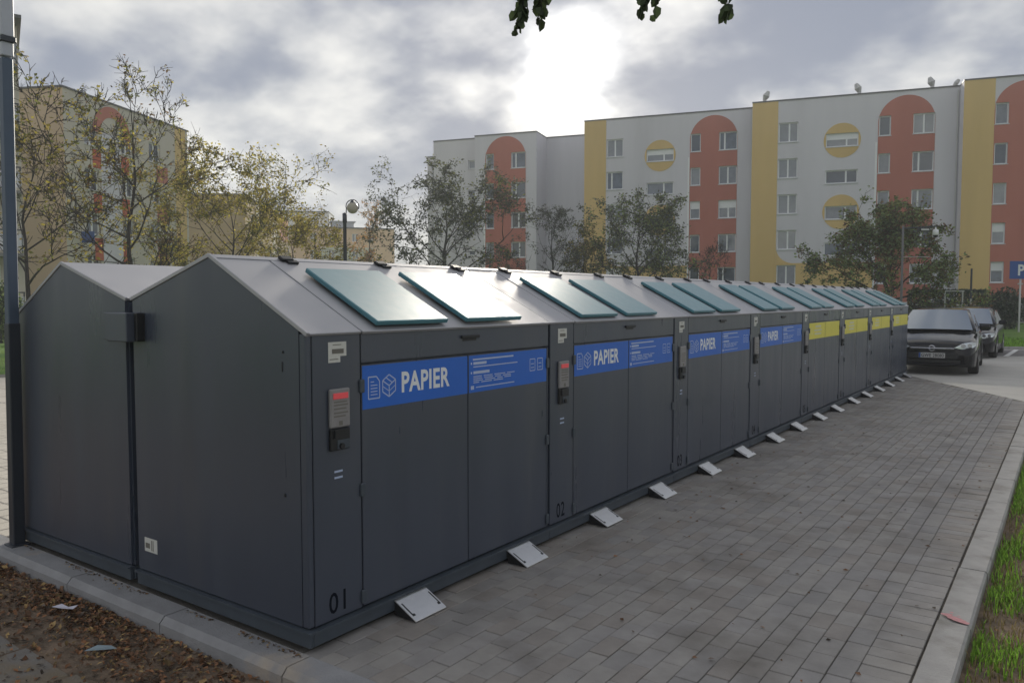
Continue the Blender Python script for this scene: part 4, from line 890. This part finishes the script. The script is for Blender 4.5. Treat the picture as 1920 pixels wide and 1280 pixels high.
# ------------------------------------------------------------------ cars
def car(name, label, x, y, heading, paint, plate=None, sc_=1.0):
    t = empty(name, (x, y, GZ - 0.004), heading); t.scale = (sc_, sc_, sc_); tag(t, label, 'car', 'cars parked beyond the containers')
    # local: front bumper at x=0, car runs towards -x, y to its left
    ST = [(0.0, .60, .58), (-.04, .70, .64), (-.10, .775, .69), (-.20, .825, .735), (-.35, .855, .775), (-.6, .872, .83), (-.9, .878, .885), (-1.15, .88, .93), (-1.6, .88, .955), (-2.1, .88, .965), (-2.6, .88, .975), (-3.1, .876, .985), (-3.5, .868, .985), (-3.8, .855, .965), (-4.0, .83, .93), (-4.12, .79, .85), (-4.18, .70, .70)]
    def interp(xx):
        for a, b in zip(ST[:-1], ST[1:]):
            if b[0] <= xx <= a[0]:
                f = (a[0] - xx) / (a[0] - b[0]); return a[1] + (b[1] - a[1]) * f, a[2] + (b[2] - a[2]) * f
        return ST[-1][1:]
    WX = (-.86, -3.46); WR = 0.36
    xs = sorted(set([s[0] for s in ST] + [-.02 - k * .05 for k in range(83)]), reverse=True)
    mb = MB(); ring = 0
    for xx in xs:
        w_, zt = interp(xx); zb = 0.20 + (0.08 if xx > -.1 else 0) * 0 
        zo = zb
        for wx in WX:
            dx = abs(xx - wx)
            if dx < WR: zo = max(zo, 0.31 + math.sqrt(WR * WR - dx * dx))
        zl = min(zo, zt - .16)
        half = [(0, zb), (w_ * .70, zb), (w_ * .72, max(zb, zl - .02)), (w_ * .985, zl), (w_ * 1.0, max(zl + .02, .45)), (w_ * 1.0, max(zl + .04, zt - .22)), (w_ * .985, max(zl + .06, zt - .10)), (w_ * .93, zt - .025), (w_ * .80, zt), (w_ * .4, zt + .03), (0, zt + .038)]
        full = half + [(-a, b) for a, b in half[-2:0:-1]]
        ring = len(full); mb.v += [(xx, a, b) for a, b in full]
    for k in range(len(xs) - 1):
        for j in range(ring): mb.f.append((k * ring + j, k * ring + (j + 1) % ring, (k + 1) * ring + (j + 1) % ring, (k + 1) * ring + j)); mb.m.append(0)
    mb.f.append(tuple(range(ring))); mb.m.append(0); mb.f.append(tuple(range((len(xs) - 1) * ring, len(xs) * ring))[::-1]); mb.m.append(0)
    mb.build('body', paint, t, smooth=True)
    GS = [(-1.02, .76, .93, .60), (-1.45, .74, 1.19, .68), (-1.85, .72, 1.385, .61), (-2.2, .72, 1.445, .58), (-2.7, .72, 1.455, .57), (-3.2, .715, 1.425, .56), (-3.55, .71, 1.35, .55), (-3.98, .70, .95, .60)]
    mb = MB()
    for xx, wb, zr, wr in GS:
        zb = min(.95, zr - .01); half = [(0, zb - .05), (wb + .04, zb - .03), (wr + .10 * (1 - 0), (zb + zr) / 2 if zr > 1 else zb), (wr + .02, zr - .03), (wr * .8, zr), (0, zr + .012)]
        full = half + [(-a, b) for a, b in half[-2:0:-1]]; n_ = len(full); mb.v += [(xx, a, b) for a, b in full]
    for k in range(len(GS) - 1):
        for j in range(n_): mb.f.append((k * n_ + j, k * n_ + (j + 1) % n_, (k + 1) * n_ + (j + 1) % n_, (k + 1) * n_ + j)); mb.m.append(0)
    mb.f.append(tuple(range(n_))); mb.m.append(0); mb.f.append(tuple(range((len(GS) - 1) * n_, len(GS) * n_))[::-1]); mb.m.append(0)
    mb.build('roof', paint, t, smooth=True)
    # windscreen bulged slightly
    mb = MB(); NX, NY = 6, 10
    for i in range(NX + 1):
        f = i / NX; xx = -1.04 + (-1.80 + 1.04) * f; zz = .945 + (1.385 - .945) * f; ww = .735 + (.575 - .735) * f
        for j in range(NY + 1):
            g = -1 + 2 * j / NY; mb.v.append((xx + 0.10 * (1 - g * g) - 0.005, g * ww, zz + 0.035 + 0.012 * (1 - g * g)))
    for i in range(NX):
        for j in range(NY): a = i * (NY + 1) + j; mb.f.append((a, a + 1, a + NY + 2, a + NY + 1)); mb.m.append(0)
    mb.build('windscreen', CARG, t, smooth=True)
    for s_ in (-1, 1):
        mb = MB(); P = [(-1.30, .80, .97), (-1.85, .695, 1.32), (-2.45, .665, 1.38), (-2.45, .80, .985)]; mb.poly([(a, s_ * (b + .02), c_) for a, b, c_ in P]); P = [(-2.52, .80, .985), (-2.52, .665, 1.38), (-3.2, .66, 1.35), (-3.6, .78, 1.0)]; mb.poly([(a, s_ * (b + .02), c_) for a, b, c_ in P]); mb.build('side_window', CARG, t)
        mb = MB(); mb.cbox(-1.42, s_ * .97 - .11, .96, -1.26, s_ * .97 + .11, 1.09, .035); mb.build('mirror', paint, t, smooth=False)
        mb = MB(); out = [(.43, .615), (.60, .715), (.76, .745), (.835, .735), (.84, .665), (.76, .60), (.58, .585)]
        def fx(yv): return 0.012 - 0.25 * max(0, (yv - .40) / .44) ** 2.2
        fr = [(fx(a) + 0.03, s_ * a, b) for a, b in out]; bk = [(fx(a) - .10, s_ * a, b) for a, b in out]
        cc = (fx(.64) + .045, s_ * .64, .665); n_ = len(fr)
        for k in range(n_): mb.poly([fr[k], fr[(k + 1) % n_], cc]); mb.quad(fr[k], fr[(k + 1) % n_], bk[(k + 1) % n_], bk[k])
        hl_ = mb.build('headlight', HEADL, t)
        mb = MB(); 
        for yc in (.60, .72):
            mb = MB(); mb.tube([(fx(yc) + .03, s_ * yc, .665), (fx(yc) + .058, s_ * yc, .665)], [.05, .042], 12); mb.build('lamp_bowl', CHROME, hl_)
        for wx in WX:
            o = MB(); 
            prof = [(0.20, -.10), (.29, -.105), (.315, -.08), (.318, .08), (.29, .105), (.20, .10)]
            i0 = 0; n_ = 24
            for r_, yy in prof:
                for k in range(n_): a = 2 * math.pi * k / n_; o.v.append((wx + r_ * math.cos(a), s_ * .775 + yy, .315 + r_ * math.sin(a)))
            for j in range(len(prof) - 1):
                for k in range(n_): o.f.append((j * n_ + k, j * n_ + (k + 1) % n_, (j + 1) * n_ + (k + 1) % n_, (j + 1) * n_ + k)); o.m.append(0)
            wh = o.build('wheel', RUBBER, t, smooth=True)
            o = MB(); o.tube([(wx, s_ * .80, .315), (wx, s_ * .862, .315)], [.205, .205], 24)
            for k in range(5):
                a = 2 * math.pi * k / 5; M2 = Matrix.Translation((wx, s_ * .868, .315)) @ Matrix.Rotation(a, 4, 'Y'); o.box(-.03, -.006, 0.03, .03, .006, .20, 0, M2)
            o.build('rim', LIGHTMET, wh)
    mb = MB(); mb.cbox(-.06, -.44, .535, .026, .44, .645, .012); mb.build('grille', BLACKP, t)
    mb = MB(); mb.cbox(.02, -.43, .585, .042, .43, .612, .006); o = mb.build('chrome_bar', CHROME, t)
    mb = MB(); nS = 20
    ringp = [(0.052, .058 * math.cos(2 * math.pi * k / nS), .60 + .058 * math.sin(2 * math.pi * k / nS)) for k in range(nS + 1)]; mb.tube(ringp, [.009] * (nS + 1), 6); bar_ = [(.054, -.075, .592), (.054, -.01, .592), (.054, .01, .608), (.054, .075, .608)]; mb.tube(bar_, [.008] * 4, 5); mb.build('emblem', CHROME, t)
    mb = MB(); mb.cbox(-.1, -.50, .36, .020, .50, .50, .02); mb.build('bumper_recess', BLACKP, t)
    mb = MB(); mb.cbox(-.1, -.66, .225, .030, .66, .265, .012); mb.build('lower_lip', paint, t)
    mb = MB(); mb.cbox(-.1, -.56, .275, .012, .56, .345, .01); mb.build('lower_intake', BLACKP, t)
    mb = MB(); mb.cbox(.021, -.26, .385, .034, .26, .495, .003); pl_ = mb.build('licence_plate', PLATEW, t)
    mb = MB(); mb.box(.0341, -.258, .387, .0347, -.22, .493); mb.build('plate_band', SIGNB, pl_)
    if plate:
        pts, fs = text_mesh(plate, .078, .8, .01); wm = max(p[0] for p in pts); mb = MB(); mb.raw([(.0349, -.205 + a * .44 / wm, .401 + b) for a, b in pts], fs); mb.build('plate_lettering', INK, pl_, fix=False)
    mb = MB(); mb.tube([(-1.06, -.45, .985), (-1.12, .15, .995)], [.012, .008], 5); mb.tube([(-1.06, .1, .985), (-1.1, .6, .985)], [.012, .008], 5); mb.build('wiper', BLACKP, t)
    return t
# air: thin backlit haze round everything
mb = MB(); mb.box(-310, -310, -1.2, 310, 310, 21.0); hz = mb.build('haze', []); hz['kind'] = 'stuff'; hz['label'] = 'thin pale haze filling the air'
hm = bpy.data.materials.new('haze'); hm.use_nodes = True; hm.node_tree.nodes.remove(hm.node_tree.nodes['Principled BSDF'])
pv = hm.node_tree.nodes.new('ShaderNodeVolumePrincipled'); pv.inputs['Density'].default_value = HAZE; pv.inputs['Color'].default_value = (0.93, 0.96, 1.0, 1); pv.inputs['Anisotropy'].default_value = 0.0
hm.node_tree.links.new(pv.outputs[0], hm.node_tree.nodes['Material Output'].inputs['Volume']); hz.data.materials.append(hm)
# front towards the camera
car('car', 'black hatchback with chrome grille bar facing us past the row end', 0.42, 17.2, R(-87), CARB, 'GWE 28080')
car('car', 'dark car parked behind the black hatchback, its mirror sticking out', 0.36, 23.2, R(-90), CARN, None, 0.98)

# ------------------------------------------------------------------ litter and grass
def in_poly_band(x, y): return True
rg = random.Random(17)
from mathutils import noise as mnoise
lb = MB(); cnt = 0
while cnt < 13000:
    x = rg.uniform(-5.5, 0.5); y = -0.21 - abs(rg.gauss(0, 0.30 if rg.random() < .7 else .7))
    if y < -1.6: continue
    nz = mnoise.noise(Vector((x * 1.9, y * 2.6, 3.1)))
    thr = 0.42 - 1.9 * max(0, (-0.26 - y)) + nz * 1.25 + (0.25 if x < -1.4 else 0)
    if rg.random() > max(thr + 0.12, 0.16): continue
    cnt += 1
    z = -0.108 + rg.random() ** 2 * 0.022 * max(0.3, min(1, thr + .4))
    a = rg.uniform(0, 6.28); ti = rg.gauss(0, 0.45); l_ = rg.uniform(0.006, 0.020) * (1.9 if rg.random() < .06 else 1); w_ = l_ * rg.uniform(.4, .75)
    d = Vector((math.cos(a) * math.cos(ti), math.sin(a) * math.cos(ti), math.sin(ti))); s_ = Vector((-math.sin(a), math.cos(a), rg.gauss(0, .35))).normalized(); c_ = Vector((x, y, z)); up_ = Vector((0, 0, l_ * .22))
    mi = rg.choice((0, 0, 1, 1, 2, 3))
    lb.quad(tuple(c_ - d * l_), tuple(c_ + s_ * w_ + up_), tuple(c_ + d * l_), tuple(c_ - s_ * w_ + up_), mi)
for k in range(420):   # crumbs on the kerb by the plinth
    x = rg.uniform(-3.0, 0.4); y = -0.055 - abs(rg.gauss(0, .018)); 
    if mnoise.noise(Vector((x * 2.2, 0, 9))) < -0.05: continue
    a = rg.uniform(0, 6.28); l_ = rg.uniform(.004, .012); d = Vector((math.cos(a), math.sin(a), 0)) * l_; s_ = Vector((-d.y, d.x, 0)) * .6; c_ = Vector((x, y, GZ + 0.013))
    lb.quad(tuple(c_ - d), tuple(c_ + s_ + Vector((0, 0, .004))), tuple(c_ + d), tuple(c_ - s_), rg.choice((1, 3, 2)))
for k in range(900):   # bits scattered over the verge and the paving joints
    x = rg.uniform(2.56, 3.4) if k % 5 else rg.uniform(0.1, 2.4); y = rg.uniform(1.0, 9.0); zz = (GZ + .004) if x < 2.4 else -0.09
    a = rg.uniform(0, 6.28); l_ = rg.uniform(.008, .02); d = Vector((math.cos(a), math.sin(a), 0)) * l_; s_ = Vector((-d.y, d.x, 0)) * .6; c_ = Vector((x, y, zz + .004))
    lb.quad(tuple(c_ - d), tuple(c_ + s_ + Vector((0, 0, .006))), tuple(c_ + d), tuple(c_ - s_), rg.choice((0, 1, 3)))
tag(lb.build('leaf_litter', LEAFB, fix=False), 'brown fallen leaves heaped along the kerb', 'leaves', kind='stuff')

def blades(name, label, spots, m, hmin, hmax, wd):
    mb = MB()
    for x, y, z in spots:
        a = rg.uniform(0, 6.28); h = rg.uniform(hmin, hmax); lean_ = rg.uniform(.1, .7) * h; dx, dy = math.cos(a), math.sin(a); w_ = wd * rg.uniform(.6, 1.3); px_, py_ = -dy * w_, dx * w_
        b0 = (x - px_, y - py_, z); b1 = (x + px_, y + py_, z); m0 = (x - px_ * .8 + dx * lean_ * .35, y - py_ * .8 + dy * lean_ * .35, z + h * .6); m1 = (x + px_ * .8 + dx * lean_ * .35, y + py_ * .8 + dy * lean_ * .35, z + h * .6); tip = (x + dx * lean_, y + dy * lean_, z + h)
        mb.quad(b0, b1, m1, m0); mb.poly([m0, m1, tip])
    tag(mb.build(name, m, fix=False), label, 'grass', kind='stuff')
sp = []; dr = []
while len(sp) < 24000:
    y = 1.0 + 11.5 * rg.random() ** 1.5; x = 2.56 + rg.random() ** 1.3 * 1.5
    if y > L1(x) - .1: continue
    v = mnoise.noise(Vector((x * 3.0, y * 1.6, 0.4))) + 0.12 * (y - 3.2)
    pr_ = min(1, max(0.03, (v + 0.35) / 0.6)) ** 2 * (0.35 if y < 1.7 else 1)
    if rg.random() < pr_: sp.append((x, y, -0.10))
    elif rg.random() < .12: dr.append((x, y, -0.10))
blades('grass', 'tufts of green grass along the outer side of the kerb', sp, GRASSM, .03, .085, .0035)
blades('dry_grass', 'thin dry grass stalks on the bare verge soil', dr + [(2.56 + rg.random() * 1.2, 1 + rg.random() * 5, -.1) for k in range(4200)], GRASSD, .02, .07, .003)
lsp = []
while len(lsp) < 22000:
    u = rg.random(); v = rg.random()
    p = Vector((-4.0, 25.0, 0)) + fe * (u * 11) + Vector((-fe.y, fe.x, 0)) * (v ** 1.6 * 18 + .15)
    lsp.append((p.x, p.y, -0.045))
for k in range(9000): lsp.append((-16.8 - rg.random() * 18, 5.0 + rg.random() * 10, -.13))
blades('lawn_grass', 'short bright lawn grass beyond the parking bay and the yard', lsp, GRASSM, .05, .14, .012)
t = tag(MB().build('x', PAPERW) if False else (lambda m: (m.raw([(-.075, -.012, 0), (-.03, .014, .012), (.03, -.008, .006), (.078, .010, .014), (.07, -.022, .002), (.0, -.03, .004)], [(0, 5, 2, 1), (2, 5, 4, 3)]), m.build('paper_scrap', PAPERW, loc=(-1.66, -.36, -.07)))[1])(MB()), 'crumpled white paper scrap lying on the brown leaves', 'litter')
t.rotation_euler = (0, 0, R(25))
t = tag((lambda m: (m.raw([(-.07, -.02, 0), (-.02, .018, .012), (.05, .012, .01), (.085, -.008, .002), (.02, -.028, .006)], [(0, 4, 2, 1), (2, 4, 3)]), m.build('wrapper', WRAP, loc=(-1.0, -.50, -.085)))[1])(MB()), 'grey blue wrapper lying among the leaves near the slabs', 'litter'); t.rotation_euler = (0, 0, R(40))
